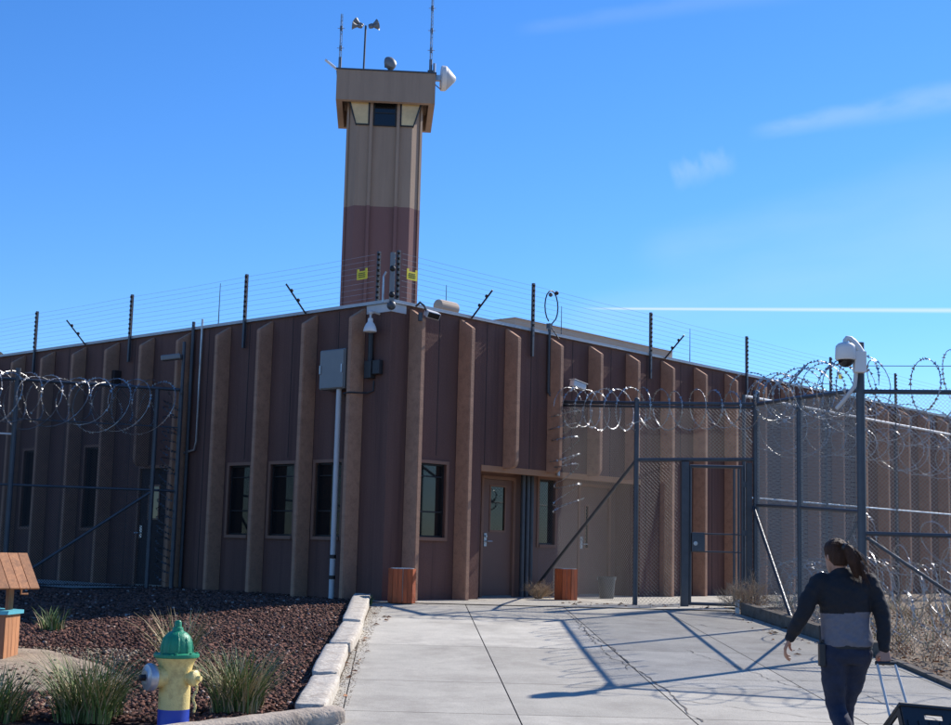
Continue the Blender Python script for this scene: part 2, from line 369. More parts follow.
# distant hill
def hill():
    mb = MB(); vs = []; fs = []; n = 40
    for j, (rad, hh) in enumerate(((1500, 0), (1700, 1.), (2100, 0))):
        for i in range(n+1):
            az = R(-75+100*i/n); h = max(0, 350*math.exp(-((-75+2.5*i+30)/16.)**2)+9*math.sin(i*1.9)+6*math.sin(i*3.7+1)+3)*hh
            vs.append((rad*math.sin(az), rad*math.cos(az), h-4))
    for j in range(2):
        fs += [(j*(n+1)+i, j*(n+1)+i+1, (j+1)*(n+1)+i+1, (j+1)*(n+1)+i) for i in range(n)]
    mb.add(vs, fs, M['hill']); o = mb.build('hill', smooth=True); o['kind'] = 'structure'
hill()
# ------------------------------------------------------------------ the building (local frame: X along right wing, Y along left wing, outside is -Y / -X)
bld = thing('prison_building', 'low brown stucco building with tall vertical fins, its corner below the tower', 'building', C, BROT)
ZT = 4.80; XR, YL = 36.0, 26.0
def wall_grid(mb, us, zs, holes, put):
    """fill a wall rectangle cut by holes; put(u0,u1,z0,z1) adds one piece"""
    us = sorted(set(us+[h[0] for h in holes]+[h[1] for h in holes])); zs = sorted(set(zs+[h[2] for h in holes]+[h[3] for h in holes]))
    for i in range(len(us)-1):
        for j in range(len(zs)-1):
            u, z = (us[i]+us[i+1])/2, (zs[j]+zs[j+1])/2
            if any(h[0] < u < h[1] and h[2] < z < h[3] for h in holes): continue
            put(us[i], us[i+1], zs[j], zs[j+1])
T_ = .25
RX0, RX1, RZ = 2.28, 7.02, 2.28             # entrance recess under the overhanging wall
winR = (0.77, 1.40, 1.05, 2.26)
mb = MB()
wall_grid(mb, [0, RX0], [-.1, RZ], [winR], lambda a, b, c, d: mb.box(a, b, 0, T_, c, d, M['wall']))
mb.box(0, RX0, 0, T_, RZ, ZT, M['wall']); mb.box(RX0, RX1, 0, T_, RZ, ZT, M['wall']); mb.box(RX1, XR, 0, T_, -.1, ZT, M['wall'])
for k in range(0, 28):                        # vertical panel joints between the fins
    x = .51+1.213*k+.64
    z0 = -.05 if (x < RX0 or x > RX1) else RZ
    if k == 0: z0 = 2.4
    mb.box(x-.007, x+.007, -.003, .01, z0, ZT-.02, M['joint'])
mb.build('right_wing_wall', bld)
winL = [(1.02, 1.67, 1.02, 2.24), (2.20, 2.83, 1.02, 2.24), (3.38, 3.97, 1.02, 2.24), (8.08, 8.62, 1.1, 2.7), (10.42, 10.95, 1.1, 2.7)]
doorL = (5.75, 6.75, -.1, 2.30)
mb = MB()
wall_grid(mb, [T_+.003, YL], [-.1, ZT], winL+[doorL], lambda a, b, c, d: mb.box(0, T_, a, b, c, d, M['wall']))
for k in range(0, 21):
    y = .68+1.175*k+.55
    if k < 3: mb.box(-.003, .01, y-.007, y+.007, 2.35, ZT-.02, M['joint'])
    elif k not in (4, 6, 8): mb.box(-.003, .01, y-.007, y+.007, 0, ZT-.02, M['joint'])
mb.build('left_wing_wall', bld)
# recessed entrance wall
DO = (2.98, 3.92, -.1, 2.19); WI = (4.60, 5.08, .99, 2.20); D2 = (5.80, 6.86, -.1, 2.19)
mb = MB()
wall_grid(mb, [RX0-.2, RX1+.3], [-.1, RZ], [DO, WI, D2], lambda a, b, c, d: mb.box(a, b, .60, .60+T_, c, d, M['door']))
mb.box(RX0-.2, RX0-.003, T_+.003, .6, -.1, RZ, M['door']); mb.box(RX1+.003, RX1+.2, T_+.003, .6, -.1, RZ, M['door'])
mb.build('entrance_wall', bld)
mb = MB(); mb.box(RX0+.003, RX1-.003, .003, .598, RZ-.03, RZ-.002, M['soffit']); mb.box(RX0+.002, RX1-.002, -.012, .06, RZ-.07, RZ+.035, M['soffit']); mb.build('entrance_soffit', bld)
# fins
def fin_mesh(z0, rounded=False):
    prof = [(0, z0), (0, 4.77), (-.30, 4.585), (-.30, z0+(.12 if rounded else 0))]
    if rounded: prof += [(-.27, z0+.04), (-.2, z0)]
    m = MB(); m.prism(prof, -.05, .05, M['fin']); me = m.mesh('fin')
    bm = bmesh.new(); bm.from_mesh(me); bmesh.ops.recalc_face_normals(bm, faces=bm.faces)
    bmesh.ops.bevel(bm, geom=[e for e in bm.edges if len(e.link_faces) == 2 and e.calc_face_angle() > .5], offset=.012, segments=2, affect='EDGES'); bm.to_mesh(me); bm.free(); return me
fm_full, fm_up = fin_mesh(-.1), fin_mesh(RZ+.0, True)
def fin(me, T):
    o = bpy.data.objects.new('fin', me); COL.objects.link(o); o.parent = bld; o.matrix_local = T
for k in range(0, 29):
    x = .46+1.213*k; me = fm_up if k in (2, 3, 4, 5) else fm_full
    # profile x -> Y local, profile y -> z, extrusion -> X
    fin(me, Matrix(((0, 0, 1, x), (1, 0, 0, -.001), (0, 1, 0, 0), (0, 0, 0, 1))))
for k in range(0, 21):
    y = .63+1.175*k
    fin(fm_up if k == 5 else fm_full, Matrix(((1, 0, 0, -.001), (0, 0, -1, y), (0, 1, 0, 0), (0, 0, 0, 1))))
# coping, roof
mb = MB()
for i in range(12): mb.box(-.055 if i == 0 else 3.05*i, min(3.05*(i+1)-.006, XR), -.055, .30, ZT+.003, ZT+.055, M['coping'])
mb.build('right_coping', bld)
mb = MB()
for i in range(9): mb.box(-.055, .30, .303 if i == 0 else 3.05*i, min(3.05*(i+1)-.006, YL), ZT+.003, ZT+.055, M['coping'])
mb.build('left_coping', bld)
mb = MB(); mb.box(.26, XR, .26, YL, 4.35, 4.45, M['roof']); mb.box(XR-.2, XR, T_, YL, -.1, ZT, M['wall']); mb.box(T_, XR, YL-.2, YL, -.1, ZT, M['wall']); mb.build('roof', bld)
# raised rooftop block with a shallow hipped metal roof
mb = MB(); x0, x1, y0, y1 = 7.8, 14.1, 4.0, 7.6
mb.box(x0+.15, x1-.15, y0+.15, y1-.15, 4.45, 5.78, M['clay']); mb.box(x0, x1, y0, y1, 5.785, 6.03, M['clay'])
mb.add([(x0-.04, y0-.04, 6.033), (x1+.04, y0-.04, 6.033), (x1+.04, y1, 6.033), (x0-.04, y1, 6.033), (x0+1.2, (y0+y1)/2, 6.17), (x1-1.0, (y0+y1)/2, 6.17)], [(0, 1, 5, 4), (1, 2, 5), (2, 3, 4, 5), (3, 0, 4), (0, 3, 2, 1)], M['clay'])
mb.build('rooftop_block', bld)
# windows
def window(u0, u1, z0, z1, side, depth=.0, bars=False):
    fr = MB(); pn = MB(); w = .055; pr = .022
    def put(a, b, c, d, o0, o1, m, t):
        if side == 'R': t.box(a, b, depth+o0, depth+o1, c, d, m)
        else: t.box(depth+o0, depth+o1, a, b, c, d, m)
    put(u0-w, u0, z0-w, z1+w, -pr, .10, M['trim'], fr); put(u1, u1+w, z0-w, z1+w, -pr, .10, M['trim'], fr)
    put(u0, u1, z1, z1+w, -pr, .10, M['trim'], fr); put(u0, u1, z0-w, z0, -pr-.02, .10, M['trim'], fr)
    i = .03
    put(u0+.001, u0+i, z0+.001, z1-.001, .04, .11, M['black'], fr); put(u1-i, u1-.001, z0+.001, z1-.001, .04, .11, M['black'], fr)
    put(u0+i, u1-i, z1-i, z1-.001, .04, .11, M['black'], fr); put(u0+i, u1-i, z0+.001, z0+i, .04, .11, M['black'], fr)
    if bars: put(u0+i, u1-i, (z0+z1)/2-.2, (z0+z1)/2-.175, .05, .07, M['black'], fr); put(u0+i, u1-i, z1-.22, z1-.2, .05, .07, M['black'], fr)
    f = fr.build('window', bld); put(u0+i-.005, u1-i+.005, z0+i-.005, z1-i+.005, .075, .095, M['glass'], pn); pn.build('pane', f)
window(*winR, 'R', bars=True)
for i, w in enumerate(winL): window(*w, 'L', bars=i < 3)
window(*WI, 'R', depth=.60)
# doors
def door(u0, u1, z1, side, depth, glass, handle_u, label=None):
    fr = MB(); lf = MB(); w = .06
    def put(a, b, c, d, o0, o1, m, t):
        if side == 'R': t.box(a, b, depth+o0, depth+o1, c, d, m)
        else: t.box(depth+o0, depth+o1, a, b, c, d, m)
    put(u0, u0+w, .03, z1, -.018, .12, M['trim'], fr); put(u1-w, u1, .03, z1, -.018, .12, M['trim'], fr); put(u0+w, u1-w, z1-w, z1, -.018, .12, M['trim'], fr)
    put(u0+w, u1-w, .026, .06, .0, .12, M['grey'], fr)
    d = lf
    a, b = u0+w+.004, u1-w-.004; g = glass
    wall_grid(d, [a, b], [.065, z1-w-.004], [g], lambda p, q, r, s_: put(p, q, r, s_, .03, .075, M['door'] if side == 'R' else M['joint'], d))  # left leaf near-black: the dark of its doorway is painted as leaf colour
    f = d.build('door', bld); fr.build('door_frame', f)
    t = MB(); put(g[0]-.001, g[1]+.001, g[2]-.001, g[3]+.001, .045, .06, M['glass'], t)
    put(g[0]-.03, g[0], g[2]-.03, g[3]+.03, .018, .045, M['trim'], t); put(g[1], g[1]+.03, g[2]-.03, g[3]+.03, .018, .045, M['trim'], t)
    put(g[0], g[1], g[3], g[3]+.03, .018, .045, M['trim'], t); put(g[0], g[1], g[2]-.03, g[2], .018, .045, M['trim'], t); t.build('door_window', f)
    t = MB(); put(handle_u-.035, handle_u+.035, .93, 1.16, .008, .03, M['galv'], t)
    if side == 'R': t.tube([(handle_u, depth+.02, 1.02), (handle_u, depth-.05, 1.02), (handle_u+.12, depth-.05, 1.02)], .011, M['galv']); t.tube([(handle_u, depth+.02, 1.11), (handle_u, depth-.02, 1.11)], .02, M['galv'], 10)
    else: t.tube([(depth+.02, handle_u, 1.02), (depth-.05, handle_u, 1.02), (depth-.05, handle_u+.12, 1.02)], .011, M['galv'])
    t.build('handle', f)
    if label: f['label'] = label
door(DO[0], DO[1], DO[3], 'R', .60, (3.27, 3.66, 1.22, 2.0), 3.13)
door(D2[0], D2[1], D2[3], 'R', .60, (6.08, 6.16, .95, 1.75), 5.94)
door(doorL[0], doorL[1], doorL[3], 'L', .0, (6.1, 6.4, 1.3, 1.9), 6.6)
# white metal plate folded round the corner under the coping
mb = MB(); mb.box(-.016, -.002, -.016, .56, 4.66, 4.80, M['palegrey']); mb.box(-.002, .33, -.016, -.002, 4.66, 4.80, M['palegrey']); mb.build('corner_plate', bld)
# rooftop tank
tk = thing('rooftop_tank', 'small tan cylindrical tank lying on the roof just right of the tower', 'tank', B(2.95, 1.55, 4.63), BROT)
mb = MB(); T = Matrix.Translation((0, 0, .68)) @ Matrix.Rotation(math.pi/2, 4, 'Y')
mb.lathe([(.02, -.26), (.08, -.25), (.12, -.23), (.125, -.16), (.125, .16), (.12, .23), (.08, .25), (.02, .26)], M['clay'], 20, T); mb.build('tank_shell', tk, True)
mb = MB(); [mb.box(x-.03, x+.03, -.1, .1, -.15, .53, M['clay']) for x in (-.14, .14)]; mb.build('tank_stand', tk)

# ------------------------------------------------------------------ guard tower
TZ = 17.86
tw = thing('guard_tower', 'tall concrete guard tower, tan above and mauve below, with overhanging square hood and angled windows', 'tower', (-3.60, 49.75, 0), R(4.0))
half = [(1.38, .9), (1.38, -.95), (1.02, -1.36), (.64, -1.36), (.64, -1.47), (.53, -1.47), (.50, -1.36)]
def profile():
    q = []
    front = [(-1.38, -.95), (-1.30, -1.04), (-1.28, -1.0), (-1.0, -1.36), (-.56, -1.36), (-.54, -1.46), (-.44, -1.46), (-.42, -1.31), (.42, -1.31), (.44, -1.46), (.54, -1.46), (.56, -1.36), (1.0, -1.36), (1.28, -1.0), (1.30, -1.04), (1.38, -.95)]
    return front+[(1.38, .95), (1.0, 1.36), (-1.0, 1.36), (-1.38, .95)]
P = profile(); ZS = 12.97
mb = MB(); mb.prism(P, -.1, ZS, M['mauve']); mb.build('lower_shaft', tw)
mb = MB(); mb.prism(P, ZS, TZ-.45, M['tan']); mb.build('upper_shaft', tw)
H = 1.78; hz0 = TZ-1.12; t = .22
mb = MB()
mb.box(-H, H, -H, -H+t, hz0, TZ, M['tan']); mb.box(-H, H, H-t, H, hz0, TZ, M['tan'])
mb.box(-H, -H+t, -H+t, H-t, hz0, TZ, M['tan']); mb.box(H-t, H, -H+t, H-t, hz0, TZ, M['tan'])
mb.box(-H+t, H-t, -H+t, H-t, TZ-.5, TZ-.06, M['tan']); mb.build('hood', tw)
mb = MB(); mb.box(-H-.03, H+.03, -H-.03, H+.03, TZ+.003, TZ+.05, M['dgalv']); mb.build('hood_coping', tw)
# windows: middle one upright, side ones lean outwards and taper to the bottom
wz0, wz1 = 15.95, 16.98
def tower_window(quad, lean0, lean1, mullion, gm):
    """quad: four (x, z) corners bottom-left, bottom-right, top-right, top-left; lean: outward y of bottom and top"""
    def at(x, z, off): f_ = (z-wz0)/(wz1-wz0); return (x, lean0+(lean1-lean0)*f_-off, z)
    cx = sum(p[0] for p in quad)/4; cz = sum(p[1] for p in quad)/4
    inn = [(cx+(x-cx)*.87, cz+(z-cz)*.92) for x, z in quad]
    vs = [at(*p, .03) for p in quad]+[at(*p, .03) for p in inn]+[(p[0], -1.0, p[1]) for p in quad]+[at(*p, .0) for p in inn]
    fs = []
    for i in range(4):
        j = (i+1) % 4; fs += [(i, j, 4+j, 4+i), (8+i, 8+j, j, i), (4+i, 4+j, 12+j, 12+i)]
    fr = MB(); fr.add(vs, fs, M['black'])
    if mullion: fr.box(inn[0][0], inn[1][0], lean0-.03, lean0, cz-.05, cz-.01, M['black'])
    f = fr.build('window', tw); p = MB(); p.add([at(*q, .006) for q in inn]+[at(*q, -.02) for q in inn], [(0, 1, 2, 3), (7, 6, 5, 4), (0, 4, 5, 1), (1, 5, 6, 2), (2, 6, 7, 3), (3, 7, 4, 0)], gm); p.build('pane', f)
tower_window([(-.41, wz0), (.41, wz0), (.41, wz1), (-.41, wz1)], -1.34, -1.34, True, M['glass'])
tower_window([(-1.05, wz0), (-.56, wz0), (-.56, wz1), (-1.36, wz1)], -1.39, -1.49, False, M['tglass'])
tower_window([(.56, wz0), (1.05, wz0), (1.36, wz1), (.56, wz1)], -1.39, -1.49, False, M['tglass'])
TWX, TWY = -3.60, 49.75
# rooftop gear of the tower
def antenna(x, y, h, label):
    t_ = thing('whip_antenna', label, 'antenna', (x, y, TZ+.05), 0, 'whip antennas on the guard tower')
    mb = MB(); w = .045
    for q in range(3):
        a = q*2.094+.4; mb.tube([(w*math.cos(a), w*math.sin(a), 0), (w*.75*math.cos(a), w*.75*math.sin(a), h)], .014, M['galv'], 5)
    n = int(h/.16)
    for i in range(n):
        a = (i % 3)*2.094+.4; b = ((i+1) % 3)*2.094+.4; mb.tube([(w*math.cos(a), w*math.sin(a), i*h/n), (w*math.cos(b), w*math.sin(b), (i+1)*h/n)], .008, M['galv'], 4)
    mb.build('mast', t_)
    mb = MB(); mb.box(-.1, .1, -.1, .1, 0, .12, M['dgalv']); mb.tube([(0, 0, .1), (0, 0, .55)], .055, M['dgalv'], 8); mb.build('base', t_)
    for z in (.9, 1.65, 2.5, 3.6, 4.2):
        if z < h: mb = MB(); mb.tube([(-.13, 0, z), (.13, 0, z)], .012, M['galv'], 5); mb.tube([(0, 0, z-.09), (0, 0, z+.09)], .05, M['dgalv'], 8); mb.build('crosspiece', t_)
antenna(-5.20, 48.3, 2.2, 'shorter slim lattice antenna near the left corner of the tower hood')
antenna(-1.90, 48.3, 3.9, 'tall lattice antenna beside the drum dish at the right corner of the tower hood')
hc = thing('horn_speaker_mast', 'thin mast carrying four grey horn loudspeakers above the tower hood', 'loudspeaker', (-4.32, 48.15, TZ-.15))
mb = MB(); mb.tube([(0, 0, 0), (.02, 0, 1.92)], .035, M['dgalv'], 8); mb.build('mast', hc)
mb = MB(); mb.box(-.11, .11, -.16, .05, -.02, .22, M['palegrey']); mb.build('bracket', hc)
for a, e in ((165, 32), (195, 2), (345, 2), (15, 26)):
    d = V((math.cos(R(a))*math.cos(R(e)), math.sin(R(a))*.8, math.sin(R(e)))); T = axis_T(V((.02, 0, 1.86))+d.normalized()*.12, d)
    mb = MB(); mb.lathe([(r_*.66, z_*.66) for r_, z_ in ((.06, 0), (.10, .04), (.10, .22), (.06, .26), (.09, .32), (.15, .44), (.22, .54), (.225, .56), (.2, .55), (.06, .32))], M['grey'], 16, T); mb.build('horn', hc, True)
fl = thing('floodlight', 'small grey tilted floodlight on the front edge of the tower hood', 'floodlight', (-3.42, 48.2, TZ+.05))
mb = MB(); T = Matrix.Translation((.05, 0, .34)) @ Matrix.Rotation(R(-22), 4, 'Y') @ Matrix.Rotation(R(25), 4, 'Z')
mb.lathe([(.10, -.16), (.17, -.13), (.20, -.02), (.20, .07), (.12, .16), (.05, .17)], M['grey'], 14, T @ Matrix.Rotation(R(70), 4, 'X') @ Matrix.Diagonal((1.05, 1.35, 1., 1))); mb.build('lamp_head', fl, True)
mb = MB(); mb.tube([(0, 0, 0), (0, 0, .2)], .03, M['dgalv'], 8); mb.tube([(-.14, 0, .34), (-.14, 0, .18), (.14, 0, .18), (.14, 0, .34)], .018, M['dgalv'], 6); mb.build('yoke', fl)
dd = thing('drum_dish_antenna', 'pale drum shaped dish antenna with conical cover on the right side of the tower hood', 'antenna dish', (-1.82, 48.4, 18.58-.83+.05))
T = Matrix.Translation((.30, 0, 0)) @ Matrix.Rotation(R(90), 4, 'Y') @ Matrix.Rotation(R(-8), 4, 'X')
mb = MB(); mb.lathe([(.02, -.02), (.43, 0), (.46, .02), (.46, .16), (.44, .18)], M['white'], 28, T); mb.build('drum', dd, True)
mb = MB(); mb.lathe([(.445, .175), (.44, .20), (.10, .52), (.04, .55), (.005, .555)], M['palegrey'], 28, T); mb.build('radome', dd, True)
mb = MB(); mb.tube([(.05, 0, -.5), (.05, 0, .55)], .05, M['galv'], 8); mb.box(.05, .3, -.08, .08, -.1, .1, M['galv']); mb.tube([(.05, 0, -.2), (.3, 0, -.42)], .02, M['galv'], 5); mb.build('mount_pole', dd)
st = MB(); st.tube([(-.45, 0, .36), (0, 0, 0)], .045, M['white'], 8); o = st.build('stub_antenna', None, True); o.location = (-5.24, 47.92, TZ); tag(o, 'short slanted white stub antenna sticking out from the left edge of the tower hood', 'antenna')

# ------------------------------------------------------------------ electric fence on top of the wings
def efence_post(base, label, grp='black insulated posts of the rooftop electric fence', z0=0):
    t_ = thing('electric_fence_post', label, 'fence post', base, BROT, grp)
    mb = MB(); mb.box(-.024, .024, -.024, .024, z0, 1.34, M['dgalv']); mb.build('post', t_)
    for i in range(9):
        z = .56+.09*i; m_ = MB(); m_.lathe([(.018, -.02), (.036, -.012), (.02, 0), (.036, .012), (.018, .02)], M['black'], 8, Matrix.Translation((-.05, -.05, z)))
        m_.tube([(0, 0, z), (-.05, -.05, z)], .008, M['black'], 4)
        m_.build('insulator', t_)
eL = [('third black fence post left of the tower, farthest left above the razor coil', 10.72), ('second black fence post left of the tower, above the left wing roof', 7.22), ('first black fence post left of the tower, nearest the corner', 3.67)]
for lb, y in eL: efence_post(B(-.065, y, 4.34), lb)
eR = [('first black fence post right of the tower, beside a looped cable conduit', 3.52), ('black fence post standing below the bright contrail, second on the right wing', 7.24), ('black fence post rising above the fence corner post, third on the right wing', 10.94),
      ('black fence post with a tiny yellow sign left of the dome camera', 14.83), ('black fence post behind the razor coil just right of the dome camera pole', 18.38)]
for lb, x in eR: efence_post(B(x, -.065, 4.34), lb)
for lb, p in (('grey insulated post left of the corner, beside the left yellow sign', B(-.03, .30, 4.34)), ('grey insulated post right of the corner, beside the right yellow sign', B(.10, -.03, 4.34))): efence_post(p, lb, 'grey posts at the corner of the electric fence', .47)
ct = thing('corner_tension_post', 'short thick grey tension post at the very corner of the roof between two yellow signs', 'fence post', B(-.03, -.03, 4.80), BROT)
mb = MB(); mb.tube([(0, 0, -.1), (0, 0, .82)], .045, M['grey'], 10); mb.build('post', ct)
for z in (.12, .55): mb = MB(); mb.ball((-.03, -.03, z), .05, M['black'], 8); mb.build('clamp', ct)
mb = MB(); mb.tube([(-.10, .10, .0), (-.10, .10, .42), (-.08, .06, .5)], .018, M['galv'], 6); mb.build('stay_rod', ct)
mb = MB(); mb.ball((-.04, -.04, -.06), .075, M['dgalv'], 8); mb.build('foot', ct)
def strands(p_of, u0, u1, lab, r, step=3.66):
    t_ = thing('electric_fence_wire', lab, 'fence wire', (0, 0, 0), 0, 'electric fence wires above the roof edges')
    n = int((u1-u0)/step*6)
    for i in range(9):
        mb = MB(); z = 4.90+.09*i; pts = []
        for k in range(n+1):
            u = u0+(u1-u0)*k/n; sag = .012*math.sin(math.pi*((u/step) % 1)); pts.append(p_of(u, z-sag))
        mb.tube(pts, r, M['razor'], 4); mb.build('wire_strand', t_, True, fix=False)
strands(lambda u, z: B(-.115, u, z), .3, 24, 'taut parallel wires of the electric fence above the left wing roof', .0022)
strands(lambda u, z: B(u, -.115, z), .10, 34, 'glinting parallel wires of the electric fence above the right wing roof', .0030)
def stay(base, out, lab):
    t_ = thing('fence_stay', lab, 'fence stay', base, 0, 'slanted stays of the electric fence')
    e = V(out)*.46+V((0, 0, .42)); mb = MB(); mb.tube([(0, 0, -.02), e], .016, M['black'], 6); mb.build('rod', t_)
    for k in (.38, .72): mb = MB(); mb.ball(e*k+V((0, 0, .025)), .032, M['black'], 6); mb.build('insulator', t_)
stay(B(-.06, 2.03, 4.83), -dR, 'slanted black stay leaning left, just left of the tower')
stay(B(-.06, 8.8, 4.83), -dR, 'slanted black stay leaning left, far out on the left wing roof')
stay(B(1.88, -.06, 4.83), -dL, 'slanted black stay leaning right above the second fin right of the corner')
stay(B(7.76, -.06, 4.83), -dL, 'slanted black stay leaning right, beside the second post of the right wing')
stay(B(12.85, -.06, 4.83), -dL, 'slanted black stay leaning right above the fence corner post')
def sign(p, right, lab, s=1.):
    t_ = thing('warning_sign', lab, 'sign', p, 0, 'yellow warning signs on the electric fence')
    x = V(right).normalized(); T = frame_T((0, 0, 0), x, V((0, 0, 1)), x.cross(V((0, 0, 1))))
    w, h = .115*s, .085*s
    mb = MB(); mb.prism([(-w, -h), (w, -h), (w, h), (w*.62, h), (w*.62, h*.55), (-w*.62, h*.55), (-w*.62, h), (-w, h)], -.004, .004, M['yellow'], T); mb.build('plate', t_)
    if s > .9:
        mb = MB()
        for zz, a, b in ((.012, -.075, .075), (-.018, -.085, .085), (-.05, -.08, .08)):
            xx = a; rr = random.Random(int(1000*zz)+3)
            while xx < b: ww = rr.uniform(.012, .03); mb.prism([(xx, zz-.008), (min(xx+ww, b), zz-.008), (min(xx+ww, b), zz+.008), (xx, zz+.008)], .0045, .0065, M['black'], T); xx += ww+.008
        mb.build('lettering', t_)
sign(B(-.13, .58, 5.32), -dL, 'bright yellow warning sign hanging on the fence wires left of the corner', 1.05)
sign(B(.32, -.13, 5.30), dR, 'dull yellow warning sign hanging on the fence wires right of the corner', 1.05)
sign(B(15.2, -.13, 5.25), dR, 'tiny yellow sign on the roof fence left of the dome camera', .8)

# ------------------------------------------------------------------ things fixed to the walls
cb = thing('electrical_cabinet', 'grey steel electrical cabinet mounted high on the left wing on a pale conduit pipe', 'cabinet', B(-.30, 1.03, 3.42), BROT)
mb = MB(); mb.bevbox(0, .27, -.30, .30, 0, .66, M['grey'], .012); mb.build('cabinet_body', cb)
mb = MB(); mb.bevbox(-.022, -.002, -.285, .285, .015, .645, M['grey'], .008); mb.build('door', cb)
for y in (-.27, .25): mb = MB(); mb.box(-.04, -.02, y, y+.025, .26, .40, M['galv']); mb.build('latch', cb)
mb = MB(); mb.tube([(.08, -.10, 0), (.08, -.10, -3.5)], .046, M['palegrey'], 12); mb.build('conduit', cb, True)
for z in (-2.72, -3.05): mb = MB(); mb.tube([(.08, -.10, z-.03), (.08, -.10, z+.03)], .053, M['black'], 12); mb.build('band', cb)
dl = thing('dome_light', 'white dome shaped wall light on a short arm near the roof corner', 'wall light', B(0, .27, 4.26), BROT)
mb = MB(); mb.lathe([(.105, .06), (.11, .075), (.098, .13), (.07, .19), (.045, .22), (.04, .28), (.02, .29)], M['white'], 20, Matrix.Translation((-.20, 0, 0))); mb.build('shade', dl, True)
mb = MB(); mb.tube([(0, 0, .38), (-.15, 0, .40), (-.20, 0, .36), (-.20, 0, .26)], .02, M['palegrey'], 8); mb.ball((-.20, 0, .38), .04, M['palegrey'], 8); mb.build('arm', dl, True)
jb = thing('junction_box', 'black junction box with a black conduit above it on the corner wall', 'electrical box', B(0, .33, 3.60), BROT)
mb = MB(); mb.bevbox(-.12, -.005, -.02, .14, -.02, .27, M['plastic'], .01); mb.build('box', jb)
mb = MB(); mb.bevbox(-.10, -.004, -.19, -.03, .04, .27, M['plastic'], .01); mb.build('side_box', jb)
mb = MB(); mb.tube([(-.06, .06, .26), (-.06, .06, .75)], .045, M['plastic'], 8); mb.build('conduit', jb)
mb = MB(); mb.tube([(-.02, .0, -.05), (-.02, 0, -.22), (-.04, .12, -.25), (-.32, .26, -.26), (-.34, .36, -.27), (-.1, .46, -.4)], .014, M['plastic'], 6); mb.build('cable', jb, True)
wf = thing('wall_floodlight', 'boxy pale floodlight tucked under the roof edge above the first right fin', 'floodlight', B(.50, -.30, 4.69), BROT); wf.scale = (.8,)*3
T = Matrix.Rotation(R(25), 4, 'X') @ Matrix.Rotation(R(-20), 4, 'Z')
mb = MB(); mb.bevbox(-.02, .28, -.13, .06, -.08, .06, M['palegrey'], .015, T); mb.build('housing', wf)
mb = MB(); mb.bevbox(.0, .26, -.145, -.128, -.065, .045, M['glass'], .005, T); mb.build('lens', wf)
mb = MB(); mb.tube([(-.05, .24, .14), (-.08, .1, .2), (-.08, -.02, .12), (0, -.03, .0)], .022, M['dgalv'], 8); mb.tube([(-.14, .02, -.03), (-.14, .02, -.2)], .045, M['dgalv'], 8); mb.build('arm', wf, True)
def conduit(name, lab, pts, r, m): 
    o = MB(); o.tube(pts, r, m, 8); q = o.build(name, None, True); tag(q, lab, 'conduit'); return q
conduit('wall_conduit', 'thin grey conduit with white cap running down the left wing beside a dark pipe', [B(-.05, 4.93, 4.98), B(-.05, 4.93, 2.7), B(-.05, 4.98, 2.55), B(-.05, 5.3, 2.5)], .022, M['galv'])
conduit('wall_conduit', 'dark pipe clipped to the left wing wall beside a thinner grey conduit', [B(-.06, 5.18, 4.95), B(-.06, 5.18, .05)], .032, M['dgalv'])
lc = thing('looped_cable_conduit', 'dark conduit climbing the right wing with a loop of cable standing above the roof', 'conduit', B(4.02, -.05, 3.55), BROT)
mb = MB(); mb.tube([(.5, -.35, -.14), (.3, -.22, -.02), (.08, -.03, .08), (0, 0, .2), (0, 0, 1.42)], .028, M['dgalv'], 8); mb.build('conduit', lc, True)
mb = MB(); pts = [(.0, 0, 1.40)]+[(.05+.19*math.sin(q), 0, 1.78-.30*math.cos(q)) for q in [math.pi*2*i/16-.0 for i in range(2, 16)]]; mb.tube(pts[:], .013, M['plastic'], 5); mb.build('cable_loop', lc, True)
mb = MB(); mb.box(-.04, .04, -.04, .04, 1.36, 1.46, M['dgalv']); mb.tube([(0, -.03, 1.4), (.22, -.05, 1.2)], .012, M['plastic'], 5); mb.build('fitting', lc)
for p in ((.02, 0, 2.0), (.2, 0, 2.06)): mb = MB(); mb.ball(p, .04, M['plastic'], 6); mb.build('cable_clamp', lc)
bc = thing('bullet_camera', 'pale bullet camera mounted beside the post where the gate fence meets the building', 'camera', B(4.42, -.28, 3.93), BROT); bc.scale = (.8,)*3
T = Matrix.Rotation(R(8), 4, 'Y')
mb = MB(); mb.bevbox(.0, .46, -.07, .07, -.06, .09, M['palegrey'], .02, T); mb.build('housing', bc)
mb = MB(); mb.bevbox(.462, .475, -.055, .055, -.045, .07, M['glass'], .005, T); mb.build('lens', bc)
mb = MB(); mb.bevbox(-.02, .5, -.085, .085, .093, .108, M['palegrey'], .006, T); mb.build('sunshield', bc)
mb = MB(); mb.tube([(.05, 0, -.06), (-.02, 0, -.16), (-.06, .02, -.18)], .025, M['palegrey'], 8); mb.build('bracket', bc)
wb = MB(); wb.bevbox(-.16, -.003, -.19, .19, -.14, .14, M['joint'], .01); o = wb.build('wall_box'); o.location = B(0, 7.72, 4.05); o.rotation_euler = (0, 0, BROT); tag(o, 'dark box fixed high between two fins of the left wing', 'electrical box')
for nm, lab, X, Y in (('lightning_rod', 'thin roof rod above the left wing, right of the second post', .6, 5.3), ('lightning_rod', 'thin roof rod beside the low rooftop block', 3.2, 1.8), ('lightning_rod', 'thin roof rod in front of the rooftop block', 6.2, 1.4), ('lightning_rod', 'thin roof rod left of the third right wing post', 10.0, .8)):
    o = MB(); o.tube([(0, 0, 0), (0, 0, 1.35)], [.014, .006], M['dgalv'], 5); q = o.build(nm); q.location = B(X, Y, 4.45); tag(q, lab, 'lightning rod', 'lightning rods on the roof')
